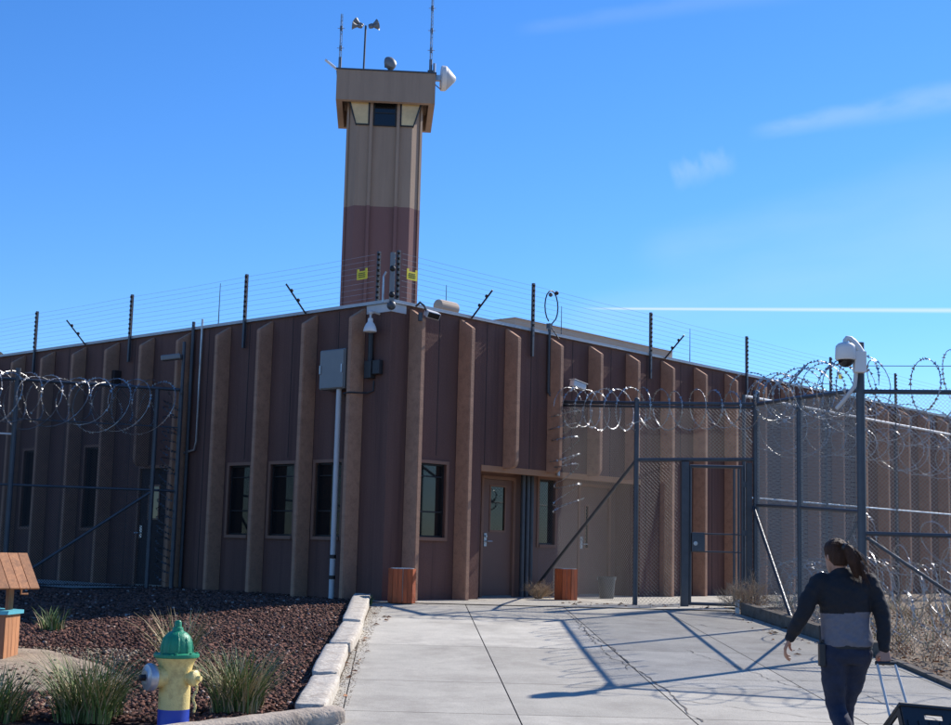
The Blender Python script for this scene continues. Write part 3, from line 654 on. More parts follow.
# ------------------------------------------------------------------ fences
def chain(name, parent, p0, p1, b0, b1, t0, t1, pitch=.062, r=.0020, m=None):
    """woven wire between two ground points; b/t: bottom and top heights at both ends; real diagonal wires"""
    p0 = np.array(p0[:2], float); p1 = np.array(p1[:2], float); w = np.linalg.norm(p1-p0); h = ((t0-b0)+(t1-b1))/2
    segs = []
    n = int((w+h)/pitch)+1
    for i in range(n):
        c = (i+.5)*pitch
        u0, v0 = (c, 0) if c <= w else (w, c-w); u1, v1 = (c-h, h) if c-h >= 0 else (0, c)
        segs.append((u0, v0, u1, v1)); segs.append((w-u0, v0, w-u1, v1))
    q = np.array(segs); d = (p1-p0)/w; nrm = np.array([d[1], -d[0]])
    def P3(u, v, off):
        f = u/w; z = b0+(b1-b0)*f+v/h*((t0+(t1-t0)*f)-(b0+(b1-b0)*f)); xy = p0+d*u[:, None]+nrm*off[:, None]
        return np.c_[xy, z]
    off = np.where(np.arange(len(q)) % 2 == 0, r*.9, -r*.9)
    A = P3(q[:, 0], q[:, 1], off); Bb = P3(q[:, 2], q[:, 3], off); t = Bb-A; t /= np.linalg.norm(t, axis=1)[:, None]+1e-9
    n3 = np.tile(np.append(nrm, 0), (len(q), 1)); s3 = np.cross(t, n3)
    vs = []
    for E_ in (A, Bb):
        for k in range(3):
            a = 2*math.pi*k/3; vs.append(E_+r*(n3*math.cos(a)+s3*math.sin(a)))
    vs = np.stack(vs, 1).reshape(-1, 3); N_ = len(q); base = np.arange(N_)*6
    fs = np.concatenate([np.stack([base+k, base+(k+1) % 3, base+3+(k+1) % 3, base+3+k], 1) for k in range(3)])
    me = bpy.data.meshes.new(name); me.from_pydata(vs.tolist(), [], fs.tolist()); me.materials.append(m or M['wire'])
    o = bpy.data.objects.new(name, me); COL.objects.link(o); o.parent = parent; return o
def pole(name, parent, a, b, r, m, n=10, cap=False):
    mb = MB(); mb.tube([a, b], r, m, n)
    if cap: mb.ball((b[0], b[1], b[2]), r*1.12, m, 8)
    return mb.build(name, parent, False)
def coil(label, path, Rr, pitch, group=None, r=.0085, jit=.10, seed=1, n=22, barbs=True, m=None, sl=.42):
    """razor wire: a loose helix along a path, with barbs"""
    rr = random.Random(seed); path = [V(p) for p in path]; L = [0]
    for i in range(len(path)-1): L.append(L[-1]+(path[i+1]-path[i]).length)
    tot = L[-1]
    def at(s):
        for i in range(len(path)-1):
            if s <= L[i+1] or i == len(path)-2: return path[i].lerp(path[i+1], (s-L[i])/max(1e-6, L[i+1]-L[i])), (path[i+1]-path[i]).normalized()
    turns = int(tot/pitch); pts = []; tw = [rr.uniform(-1, 1) for _ in range(turns+3)]; dz = [rr.uniform(-1, 1) for _ in range(turns+3)]; ra = [rr.uniform(-1, 1) for _ in range(turns+3)]
    for i in range(turns*n+1):
        u = i/n; k = int(u); f = u-k; f = f*f*(3-2*f)
        lerp = lambda a: a[k]*(1-f)+a[k+1]*f
        c, t = at(min(tot, u/ max(1, turns)*tot+pitch*.35*lerp(tw)))
        a = t.cross(V((0, 0, 1))); a = a.normalized() if a.length > .1 else V((1, 0, 0)); b = a.cross(t).normalized()
        q = 2*math.pi*u; rad = Rr*(1+jit*lerp(ra))
        slant = t*math.cos(q+.2)*pitch*sl
        pts.append(c+(a*math.cos(q)+b*math.sin(q))*rad+slant+V((0, 0, jit*.5*Rr*lerp(dz))))
    mb = MB(); mb.tube(pts, r*.78, m or M['razor'], 4)
    if barbs:
        st = max(1, int(.11/(2*math.pi*Rr/n)+.5))
        for i in range(1, len(pts)-1, st):
            t = (pts[i+1]-pts[i-1]).normalized(); s_ = t.orthogonal().normalized(); s_.rotate(Matrix.Rotation(rr.uniform(0, 6.28), 3, t)); o_ = t.cross(s_)
            c = pts[i]; mb.add([c-t*.042+s_*.026, c-t*.012+o_*.006, c-t*.042-s_*.026, c+t*.042+s_*.026, c+t*.012+o_*.006, c+t*.042-s_*.026], [(0, 1, 2), (3, 5, 4), (1, 3, 4), (1, 4, 5)], m or M['razor'])
    o = mb.build('razor_wire_coil', None, False, fix=False); return tag(o, label, 'razor wire', group)
GC, GP, P6 = (4.68, 22.8), (3.52, 22.92), (2.72, 23.0); HG = (4.56, 22.81)
# gate fence ------------------------------------------------
gf = thing('chain_link_fence', 'tall chain link fence with the gate opening, from the corner post to the building wall', 'fence', (0, 0, 0))
D_ = M['dgalv']
pole('post', gf, (*P6, -.1), (*P6, 3.42), .042, D_, cap=True)
pole('post', gf, (*GC, -.1), (*GC, 3.56), .055, D_, cap=True)
mb = MB(); mb.box(GP[0]-.06, GP[0]+.06, GP[1]-.06, GP[1]+.06, -.1, 2.40, D_); mb.build('gate_post', gf)
mb = MB(); mb.box(HG[0]-.045, HG[0]+.045, HG[1]-.045, HG[1]+.045, -.1, 2.40, D_); mb.build('gate_post', gf)
pole('rail', gf, (*P6, 3.37), (*GC, 3.38), .03, D_); pole('rail', gf, (*P6, 3.31), (*GC, 3.32), .02, D_)
pole('rail', gf, (*P6, 2.42), (*GC, 2.46), .032, D_)
WP, WQ = (1.56, 25.26), (1.22, 25.95)
pole('rail', gf, (*P6, 3.37), (*WP, 3.60), .03, D_); pole('rail', gf, (*P6, 3.31), (*WP, 3.53), .02, D_)
pole('post', gf, (*WP, 2.24), (*WP, 4.45), .035, M['galv']); pole('post', gf, (*WQ, .0), (*WQ, 2.24), .04, M['galv'])
pole('brace', gf, (P6[0], P6[1], 2.42), (WQ[0]+.03, WQ[1]-.1, .25), .027, D_)
chain('wire_mesh', gf, P6, WP, .06, .08, 3.35, 3.58); chain('wire_mesh', gf, WP, WQ, .08, .08, 2.2, 2.2)
chain('wire_mesh', gf, P6, GP, .06, .06, 3.36, 3.36); chain('wire_mesh', gf, GP, GC, 2.46, 2.46, 3.36, 3.36)
for px, py in ((1.02, 25.45), (1.10, 25.66), (.93, 25.34)):
    q = pole('downpipe', None, (px, py, .02), (px, py, 2.24), .045, D_); tag(q, 'dark vertical pipe standing beside the brown entrance door', 'pipe', 'pipes beside the entrance door')
gt = thing('gate', 'narrow steel framed gate with a square lock box in the chain link fence', 'gate', (GP[0]+.085, GP[1]-.008, .0), math.atan2(HG[1]-GP[1], HG[0]-GP[0]))
gw = .86
for x in (0, gw): mb = MB(); mb.tube([(x, 0, .06), (x, 0, 2.34)], .027, D_, 10); mb.build('stile', gt)
for z, r_ in ((.08, .027), (2.33, .027), (.93, .012), (1.22, .012)): mb = MB(); mb.tube([(0, 0, z), (gw, 0, z)], r_, D_, 8); mb.build('rail', gt)
mb = MB(); mb.bevbox(.03, .24, -.06, .06, .93, 1.24, D_, .01); lb = mb.build('lock_box', gt); mb = MB(); mb.lathe([(.035, 0), (.035, .012), (.015, .014)], M['galv'], 12, axis_T((.09, -.06, 1.06), (0, -1, 0))); mb.build('keyhole', lb)
for z in (.35, 1.2, 2.0): mb = MB(); mb.box(gw-.01, gw+.09, -.03, .03, z, z+.09, D_); mb.build('hinge', gt)
for x in (gw-.14, gw-.07): mb = MB(); mb.tube([(x, .01, .1), (x, .01, 2.3)], .02, D_, 8); mb.build('upright_bar', gt)
coil('razor wire coil strung along the top of the gate fence', [(1.7, 24.95, 3.45), (2.72, 22.94, 3.25), (4.6, 22.74, 3.28)], .33, .30, 'razor wire coils on the fences', .007, .14, 4, sl=.6)
coil('razor wire coil hanging down the wall end of the gate fence', [(1.62, 25.1, 3.4), (1.70, 24.95, 2.2), (1.74, 24.9, 1.6)], .26, .24, 'razor wire coils on the fences', .006, .2, 9)
# side fence ------------------------------------------------
S8, C8 = (4.70, 19.85), (4.74, 16.85)
sf = thing('chain_link_fence', 'chain link fence running back along the right edge of the walkway to the corner post', 'fence', (0, 0, 0))
pole('post', sf, (*S8, -.3), (*S8, 3.15), .045, D_); 
pole('rail', sf, (*GC, 3.38), (*S8, 3.17), .03, D_); pole('rail', sf, (*S8, 3.17), (*C8, 2.94), .03, D_)
pole('rail', sf, (*GC, 1.71), (*S8, 1.59), .024, D_); pole('rail', sf, (*S8, 1.59), (*C8, 1.45), .024, D_)
pole('brace', sf, (GC[0]-.05, GC[1], 1.68), (S8[0]-.09, S8[1]+.15, -.02), .028, D_)
pole('brace', sf, (C8[0]+.02, C8[1]+.05, 1.42), (S8[0]+.04, S8[1]-.1, .0), .022, D_)
chain('wire_mesh', sf, GC, S8, .0, -.1, 3.36, 3.15, .062, .0022, M['meshlight']); chain('wire_mesh', sf, S8, C8, -.1, -.27, 3.15, 2.92, .062, .0022, M['meshlight'])
def grid_mesh(parent, p0, p1, b0, b1, t0, t1, du, dv, r, m):
    mb = MB(); p0, p1 = V(p0), V(p1); w = (p1-p0).length; nu, nv = int(w/du), int((t0-b0)/dv)
    for i in range(nu+1):
        f = i/nu; c = p0.lerp(p1, f); b = b0+(b1-b0)*f; t = t0+(t1-t0)*f; mb.tube([(c.x+.012, c.y, b), (c.x+.012, c.y, t)], r, m, 3, False)
    for j in range(nv+1):
        g = j/nv; mb.tube([(p0.x+.016, p0.y, b0+(t0-b0)*g), (p1.x+.016, p1.y, b1+(t1-b1)*g)], r, m, 3, False)
    return mb.build('security_mesh', parent, fix=False)
grid_mesh(sf, GC, S8, .0, -.1, 3.36, 3.15, .055, .045, .0019, M['meshlight']); grid_mesh(sf, S8, C8, -.1, -.27, 3.15, 2.92, .055, .045, .0019, M['meshlight'])
coil('razor wire coil lying along the top of the side fence', [(4.80, 22.7, 3.42), (4.82, 19.8, 3.25), (4.9, 17.0, 3.02)], .34, .46, 'razor wire coils on the fences', .007, .2, 6)
# right fence -----------------------------------------------
rf = thing('chain_link_fence', 'chain link fence at the far right, in front of dry weeds and coiled razor wire', 'fence', (0, 0, 0))
RE = (8.05, 16.15); RE2 = (11.4, 15.45)
pole('post', rf, (*C8, -.4), (*C8, 3.53), .052, D_, 12)
pole('post', rf, (*RE, -.4), (*RE, 3.05), .045, D_); pole('post', rf, (*RE2, -.4), (*RE2, 3.05), .045, D_)
for z0, z1, r_ in ((2.92, 2.90, .03), (1.19, 1.17, .026)): pole('rail', rf, (*C8, z0), (*RE, z1), r_, D_); pole('rail', rf, (*RE, z1), (*RE2, z1-.02), r_, D_)
pole('brace', rf, (C8[0]+.05, C8[1]-.02, 1.14), (6.75, 16.36, -.22), .021, M['dgalv'])
pole('top_wire', rf, (*C8, 3.24), (*RE2, 3.2), .006, M['wire'], 4)
chain('wire_mesh', rf, C8, RE, -.28, -.3, 2.96, 2.94, .050, .0020, M['meshlight']); chain('wire_mesh', rf, RE, RE2, -.3, -.34, 2.94, 2.92, .050, .0020, M['meshlight'])
coil('razor wire coil on top of the right hand fence beside the camera pole', [(4.85, 16.9, 2.98), (8.05, 16.2, 2.95), (11.4, 15.5, 2.92)], .40, .46, 'razor wire coils on the fences', .007, .16, 8)
# inner fence parallel to the right wing ---------------------
nf = thing('chain_link_fence', 'inner chain link fence with white top rail, behind the other fences along the right wing', 'fence', (0, 0, 0))
Q = lambda X, z=0: tuple(B(X, -3., z))
X0 = 5.9
for i in range(8):
    a = X0+3.05*i; pole('post', nf, Q(a, -.2), Q(a, 3.72), .035, D_, 8)
    if i < 7:
        pole('rail', nf, Q(a, 3.70), Q(a+3.05, 3.70), .024, M['white'], 8); pole('rail', nf, Q(a, 1.9), Q(a+3.05, 1.9), .018, M['galv'], 6)
        chain('wire_mesh', nf, Q(a), Q(a+3.05), .0, .0, 3.68, 3.68, .09, .0018)
coil('razor wire coil above the white rail of the inner fence by the right wing', [Q(6.0, 3.75), Q(16, 3.72), Q(27, 3.75)], .45, .70, 'razor wire coils on the fences', .0075, .2, 11)
coil('second razor wire coil bunched below the white rail of the inner fence', [Q(6.5, 3.2), Q(16, 3.15), Q(27, 3.2)], .40, .55, 'razor wire coils on the fences', .0075, .25, 17)
coil('wide loose loops of razor wire hanging behind the right hand fence', [(5.35, 19.6, 1.05), (8, 18.9, 1.15), (12, 18.2, 1.0)], .44, .85, 'razor wire coils on the ground', .008, .2, 12)
coil('tangled razor wire coil lying on the dry weeds behind the right hand fence', [(5.2, 18.3, .12), (8, 17.6, .08), (12, 17.0, .05)], .42, .36, 'razor wire coils on the ground', .0075, .3, 13)
coil('razor wire coil lying on the ground behind the side fence', [(5.3, 22.4, .35), (5.35, 20, .25), (5.3, 18.3, .15)], .42, .34, 'razor wire coils on the ground', .007, .3, 14)
coil('razor wire coil lying on the ground at the foot of the inner fence', [Q(6.6, .4), Q(16, .4), Q(25, .4)], .42, .42, 'razor wire coils on the ground', .0075, .3, 15)
coil('razor wire coil stacked at knee height right behind the right hand fence', [(5.0, 17.25, .35), (8, 16.7, .3), (12, 15.9, .25)], .40, .34, 'razor wire coils on the ground', .0075, .3, 33)
coil('razor wire coil stacked at waist height further back behind the right hand fence', [(5.4, 20.6, .55), (8, 20.2, .6), (12.5, 19.6, .5)], .45, .36, 'razor wire coils on the ground', .0075, .3, 34)
# left fence ------------------------------------------------
lf = thing('chain_link_fence', 'dark chain link fence at the left, in the shade in front of the left wing', 'fence', (0, 0, 0))
LA, LB, LC_, LD = (-5.35, 25.05), (-5.75, 24.88), (-8.0, 24.0), (-12.2, 22.4)
for p in (LA, LB): pole('post', lf, (*p, 0), (*p, 3.6), .04, D_)
pole('post', lf, (*LC_, 0), (*LC_, 3.82), .045, D_); pole('post', lf, (*LD, 0), (*LD, 3.7), .045, D_)
for z, r_, m_ in ((3.62, .03, M['dgalv']), (2.93, .012, M['dgalv']), (1.78, .022, D_)):
    pole('rail', lf, (*LA, z), (*LB, z), r_, D_); pole('rail', lf, (*LB, z), (*LC_, z), r_, m_); pole('rail', lf, (*LC_, z), (*LD, z), r_, m_)
pole('rail', lf, (*LC_, 2.66), (*LD, 2.66), .016, M['white'])
pole('brace', lf, (LB[0], LB[1], 1.76), (LC_[0]+.15, LC_[1]+.06, .15), .025, D_)
chain('wire_mesh', lf, LB, LC_, .06, .06, 3.6, 3.6, .045, .0042, M['shade_wire']); chain('wire_mesh', lf, LC_, LD, .06, .06, 3.6, 3.6, .045, .0042, M['shade_wire'])  # mesh kept thick, tight and dark to deepen the shade on the wall behind
coil('big razor wire coil strung along the upper part of the shaded left fence', [(-5.7, 24.82, 3.27), (-8.0, 23.92, 3.27), (-12.2, 22.3, 3.3)], .46, .36, 'razor wire coils on the fences', .0075, .16, 21, sl=1.0)
coil('thinner razor wire coil behind the big one on the shaded left fence', [(-5.6, 25.05, 3.30), (-8.0, 24.1, 3.32), (-12.2, 22.5, 3.36)], .42, .40, 'razor wire coils on the fences', .006, .2, 23, sl=-.9)
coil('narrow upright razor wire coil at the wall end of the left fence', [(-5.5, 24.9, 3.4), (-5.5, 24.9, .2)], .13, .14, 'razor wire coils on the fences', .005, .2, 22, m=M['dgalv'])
ff = thing('fence_floodlight', 'floodlight on a pole at the wall end of the left fence', 'floodlight', (-5.33, 24.98, 3.55))
pole('pole', ff, (0, 0, 0), (0, 0, .95), .03, D_)
mb = MB(); mb.bevbox(-.30, .06, -.14, .03, .62, .72, M['grey'], .02, Matrix.Rotation(R(-8), 4, 'Y')); mb.build('lamp_head', ff)
# dome camera ----------------------------------------------
dc = thing('dome_camera', 'white dome security camera on a curved bracket at the top of the fence pole', 'camera', (4.74, 16.78, 3.14)); dc.scale = (.88,)*3
mb = MB(); mb.bevbox(-.12, .045, -.10, .03, .0, .30, M['white'], .012); mb.build('power_box', dc)
mb = MB(); pts = [(-.02, -.03, .28), (-.07, -.04, .36), (-.12, -.045, .43), (-.17, -.05, .475), (-.215, -.05, .48), (-.235, -.05, .45), (-.235, -.05, .40)]; mb.tube(pts, [.06, .055, .045, .04, .038, .038, .04], M['white'], 12); mb.build('bracket', dc, True)
mb = MB(); mb.lathe([(.05, .42), (.10, .405), (.135, .37), (.14, .33), (.145, .19), (.135, .175), (.11, .172)], M['white'], 24, Matrix.Translation((-.235, -.05, -.0))); mb.build('housing', dc, True)
mb = MB(); mb.lathe([(.108, .172), (.10, .13), (.075, .095), (.035, .075), (.005, .07)], M['glass'], 20, Matrix.Translation((-.235, -.05, 0))); mb.build('dome_lens', dc, True)
mb = MB(); mb.tube([(-.08, 0, .0), (-.10, 0, -.18), (-.22, .05, -.36), (-.3, .2, -.48)], .03, M['palegrey'], 8); mb.build('flexible_conduit', dc, True)

# ------------------------------------------------------------------ kerbs and edging
def rough_block(name, c, sx, sy, sz, rz, m, seed, amp=.012, pitch=0.):
    bm = bmesh.new(); bmesh.ops.create_cube(bm, size=1)
    bmesh.ops.bevel(bm, geom=bm.edges[:], offset=.08, segments=1, affect='EDGES'); bmesh.ops.subdivide_edges(bm, edges=bm.edges[:], cuts=3, use_grid_fill=True)
    rr = random.Random(seed); from mathutils import noise
    for v in bm.verts:
        p = V((v.co.x*sx, v.co.y*sy, v.co.z*sz)); k = V((noise.noise(p*9+V((seed, 0, 0))), noise.noise(p*9+V((0, seed, 5))), noise.noise(p*9+V((3, 0, seed)))))
        k2 = noise.noise(p*3.+V((seed*2, 1, 0))); v.co = p+k*amp+V((0, 0, k2*amp*1.2))
    me = bpy.data.meshes.new(name); bm.to_mesh(me); bm.free(); me.materials.append(m); me.polygons.foreach_set('use_smooth', [True]*len(me.polygons))
    o = bpy.data.objects.new(name, me); COL.objects.link(o); o.location = c; o.rotation_euler = (pitch, 0, rz); return o
kb = [(21.9, 18.25, 'farthest pale stone kerb block, nearest the building corner'), (18.1, 15.95, 'second pale stone kerb block from the building, with a gap behind it'), (15.93, 13.75, 'third pale stone kerb block, stained by a dark crack'), (13.62, 11.95, 'nearest pale stone kerb block, ending at the grey concrete kerb')]
for i, (ya, yb, lb) in enumerate(kb):
    y = (ya+yb)/2; x = -1.50+.03*(21.8-y)-.135
    o = rough_block('kerb_block', (x+(.02 if i % 2 else -.015), y, gz(y)+.02), .27, ya-yb-.05, .21, R(1.7+(-1)**i*.6), M['kerbwhite'], i+3, .014, math.atan(.06) if y < 21 else 0)
    tag(o, lb, 'kerb', 'pale stone blocks edging the planting bed')
def front_kerb():
    path = [(-1.05, 11.82), (-1.35, 11.62), (-1.75, 11.25), (-2.2, 10.86), (-3.0, 10.2), (-4.2, 9.4), (-6, 8.3)]
    prof = [(-.10, -.15), (-.10, .085), (-.08, .115), (-.04, .13), (.05, .125), (.095, .10), (.11, .06), (.115, -.15)]
    mb = MB(); vs = []; fs = []; n = len(prof); fine = []
    for i in range(len(path)-1):
        for q in range(6): fine.append(V(path[i]).lerp(V(path[i+1]), q/6))
    fine.append(V(path[-1])); rr = random.Random(4)
    for i, p in enumerate(fine):
        d = (fine[min(i+1, len(fine)-1)]-fine[max(i-1, 0)]).normalized(); nn = V((-d.y, d.x))
        e = .72 if i == 0 else 1
        for a, z in prof: c = p+nn*a*e; vs.append((c.x+rr.uniform(-.004, .004), c.y, gz(p.y)+z*(.93 if i == 0 else 1)+rr.uniform(-.004, .004)))
        if i: fs += [((i-1)*n+j, (i-1)*n+(j+1) % n, i*n+(j+1) % n, i*n+j) for j in range(n)]
    fs.append(tuple(range(n))); mb.add(vs, fs, M['kerb']); o = mb.build('concrete_kerb', None, True); tag(o, 'worn grey concrete kerb crossing the bottom of the planting bed', 'kerb')
front_kerb()
def edge_kerb(name, ys, off, h, w, m, lab):
    mb = MB(); vs = []; fs = []
    for i, y in enumerate(ys):
        x = (4.05+.155*(21.6-y) if y > 16.3 else 4.88+.03*(16.3-y))+off
        for a, z in ((0, -.1), (0, h), (w, h), (w, -.1)): vs.append((x+a, y, gz(y)+z))
        if i: fs += [((i-1)*4+j, (i-1)*4+(j+1) % 4, i*4+(j+1) % 4, i*4+j) for j in range(4)]
    fs += [(0, 1, 2, 3), tuple(range(len(vs)-4, len(vs)))]
    mb.add(vs, fs, m); o = mb.build(name); return tag(o, lab, 'kerb')
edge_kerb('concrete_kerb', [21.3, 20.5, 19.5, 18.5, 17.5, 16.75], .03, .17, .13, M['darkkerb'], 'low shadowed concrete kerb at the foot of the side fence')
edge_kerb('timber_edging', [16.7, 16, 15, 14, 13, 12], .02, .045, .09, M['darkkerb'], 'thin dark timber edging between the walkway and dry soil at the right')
sk = MB(); sk.box(-.03, .03, -.03, .03, -.05, .2, M['white']); o = sk.build('marker_stake'); o.location = (4.10, 21.42, gz(21.4)); tag(o, 'short white stake at the end of the kerb by the dry shrub', 'stake')

# ------------------------------------------------------------------ loose ground cover
OCT = np.array([(1, 0, 0), (-1, 0, 0), (0, 1, 0), (0, -1, 0), (0, 0, 1), (0, 0, -1)], float)
OF = np.array([(0, 2, 4), (2, 1, 4), (1, 3, 4), (3, 0, 4), (2, 0, 5), (1, 2, 5), (3, 1, 5), (0, 3, 5)])
CUB = np.array([(x, y, z) for z in (-1, 1) for y in (-1, 1) for x in (-1, 1)], float)*.66
CF4 = np.array([(0, 2, 3, 1), (4, 5, 7, 6), (0, 1, 5, 4), (2, 6, 7, 3), (0, 4, 6, 2), (1, 3, 7, 5)])
def pebbles(name, pts, smin, smax, m, flat=.6, kind='stuff', power=2.):
    n = len(pts); base = CUB; F = CF4
    s = smin+(smax-smin)*RNG.random(n)**power
    v = base[None]*(1+.45*(RNG.random((n, len(base), 3))-.5)*2)*s[:, None, None]*np.stack([.7+.6*RNG.random(n), .7+.6*RNG.random(n), flat*(.7+.6*RNG.random(n))], 1)[:, None, :]
    a = RNG.random(n)*6.283; ca, sa = np.cos(a), np.sin(a); b = (RNG.random(n)-.5)*1.6; cb_, sb = np.cos(b), np.sin(b)
    y = v[..., 1]*cb_[:, None]-v[..., 2]*sb[:, None]; z = v[..., 1]*sb[:, None]+v[..., 2]*cb_[:, None]; x = v[..., 0]
    X = x*ca[:, None]-y*sa[:, None]; Y = x*sa[:, None]+y*ca[:, None]
    vs = np.stack([X, Y, z], 2)+pts[:, None, :]; vs[..., 2] += (s*flat*.35)[:, None]
    fs = (F[None]+(np.arange(n)*len(base))[:, None, None]).reshape(-1, 4)
    me = bpy.data.meshes.new(name); me.vertices.add(n*len(base)); me.vertices.foreach_set('co', vs.reshape(-1).astype(np.float32))
    me.loops.add(len(fs)*4); me.loops.foreach_set('vertex_index', fs.reshape(-1).astype(np.int32)); me.polygons.add(len(fs)); me.polygons.foreach_set('loop_start', (np.arange(len(fs))*4).astype(np.int32))
    me.update(calc_edges=True); me.materials.append(m); o = bpy.data.objects.new(name, me); COL.objects.link(o)
    if kind: o['kind'] = kind
    return o
def gzv(y): return np.where(y >= 21.8, .03, np.where(y >= 8, .03-.06*(21.8-y), -.798-.02*(8-y)))
def in_building(x, y, m=.0):
    rx, ry = x-C.x, y-C.y; X = rx*dR.x+ry*dR.y; Y = rx*dL.x+ry*dL.y
    return (X > -m) & (Y > -m)
def scatter_bed(n, seed):
    g = np.random.default_rng(seed); y = 10.4+(25.5-10.4)*g.random(n)**1.25; x = -13+(11.6)*g.random(n)
    kx = -1.50+.03*(21.8-y)-.25
    ok = (x < kx) & ~in_building(x, y, .0) & (y > 11.55+.5*(-1.7-x)*-1.0*0) & (y > 11.75+(x+1.35)*.85)
    sp = np.array([inside(a, b, sand_pts) for a, b in zip(x, y)]); ok &= ~sp | (g.random(n) < .09)
    x, y = x[ok], y[ok]
    h = .012*np.sin(x*2.1+y*1.3)+.015*np.sin(x*.9-y*1.9)+.02
    return np.c_[x, y, gzv(y)-.018+np.maximum(0, h)]
pebbles('lava_rock_mulch', scatter_bed(190000, 1), .008, .031, M['lava'])
pebbles('pale_rock_chips', scatter_bed(3800, 2), .010, .032, M['lava_pale'])
def scatter_rect(n, x0, x1, y0, y1, seed):
    g = np.random.default_rng(seed); x = x0+(x1-x0)*g.random(n); y = y0+(y1-y0)*g.random(n); return np.c_[x, y, gzv(y)+.002]
ks = scatter_rect(3000, 0, 1, 12, 21.6, 21); ks[:, 0] = -1.50+.03*(21.8-ks[:, 1])+-.03+.20*ks[:, 0]**2.2; ks[:, 2] += .003; pebbles('kerbside_grit', ks, .003, .008, M['sand'], .5)
pebbles('gravel_grit', np.concatenate([scatter_rect(6000, -7.5, -3.6, 12.0, 15.8, 3), scatter_rect(5000, 4.95, 12, 11, 24, 4)]), .006, .022, M['sand'])
# leaves fallen by the path
def leaves(name, pts, m, s0=.02, s1=.05):
    mb = MB(); rr = random.Random(8)
    for x, y, z in pts:
        s = rr.uniform(s0, s1); T = Matrix.Translation((x, y, z+s*.3)) @ Matrix.Rotation(rr.uniform(0, 6.3), 4, 'Z') @ Matrix.Rotation(rr.uniform(-.7, .7), 4, 'X')
        mb.add([T @ V(p) for p in ((-s, 0, 0), (0, s*.5, s*.25), (s, 0, .0), (0, -s*.5, s*.25), (0, 0, 0))], [(0, 4, 1), (1, 4, 2), (2, 4, 3), (3, 4, 0)], m)
    o = mb.build(name, fix=False); o['kind'] = 'stuff'; return o
lp = np.concatenate([scatter_rect(1500, 4.98, 9, 12.5, 17.6, 5), scatter_rect(900, 4.98, 11, 17.0, 22, 15), scatter_rect(60, 1.5, 4.2, 21.9, 23.2, 6), scatter_rect(60, 3.9, 4.6, 16, 21.5, 9), scatter_rect(40, -1.6, -1.1, 12, 21, 10)])
leaves('fallen_leaves', lp, M['leaf'])
# blades
def blade_mesh(mb, rr, n, rad, h0, h1, lean, w, mats, droop=.5, base=(0, 0, 0)):
    for _ in range(n):
        a = rr.uniform(0, 6.283); d = V((math.cos(a), math.sin(a), 0)); r0 = rad*math.sqrt(rr.random()); p = V(base)+V((math.cos(a+rr.uniform(-1, 1)), math.sin(a+rr.uniform(-1, 1)), 0))*r0
        h = rr.uniform(h0, h1); ln = lean*rr.uniform(.15, 1.)*h; sdv = V((-d.y, d.x, 0)); bend = rr.gauss(0, .22); vs = []; k = 5
        for i in range(k+1):
            t = i/k; c = p+d*(ln*t**1.7)+V((0, 0, h*(t-droop*.35*rr.uniform(.5, 1)*t*t*(ln/h)))); ww = w*(1-t)**.6+.0006; c = c+sdv*(bend*t*t*h)
            vs += [c-sdv*ww, c+sdv*ww]
        mb.add(vs, [(2*i, 2*i+1, 2*i+3, 2*i+2) for i in range(k)], rr.choice(mats))
def clump(x, y, n, rad, h0, h1, lean, lab, seed, mix=(1, 0), w=.006, dz=0.):
    rr = random.Random(seed); mb = MB(); blade_mesh(mb, rr, n, rad, h0, h1, lean, w, [M['blade']]*mix[0]+[M['straw']]*mix[1])
    o = mb.build('grass_clump', fix=False); o.location = (x, y, gz(y)+dz); tag(o, lab, 'grass clump', 'grass clumps in the planting bed'); return o
clump(-3.1, 11.6, 620, .24, .22, .62, 1.15, 'large bushy green grass clump left of the hydrant', 31, (5, 2))
clump(-1.98, 12.2, 480, .20, .22, .62, 1.05, 'green and straw grass clump just right of the hydrant', 32, (4, 3))
clump(-3.85, 11.5, 380, .22, .2, .48, 1.15, 'green grass clump cut off by the left edge of the photo', 33, (5, 2))
clump(-2.95, 14.3, 170, .13, .3, .70, .95, 'sparse straw coloured grass tuft behind the hydrant', 34, (2, 4))
clump(-5.15, 17.3, 70, .16, .12, .32, .8, 'small green tuft beside the wooden wishing well', 35, (4, 1), .011)
clump(-1.56, 21.25, 90, .09, .06, .17, .6, 'tiny bright green weed at the far end of the kerb blocks', 36, (1, 0), .009)
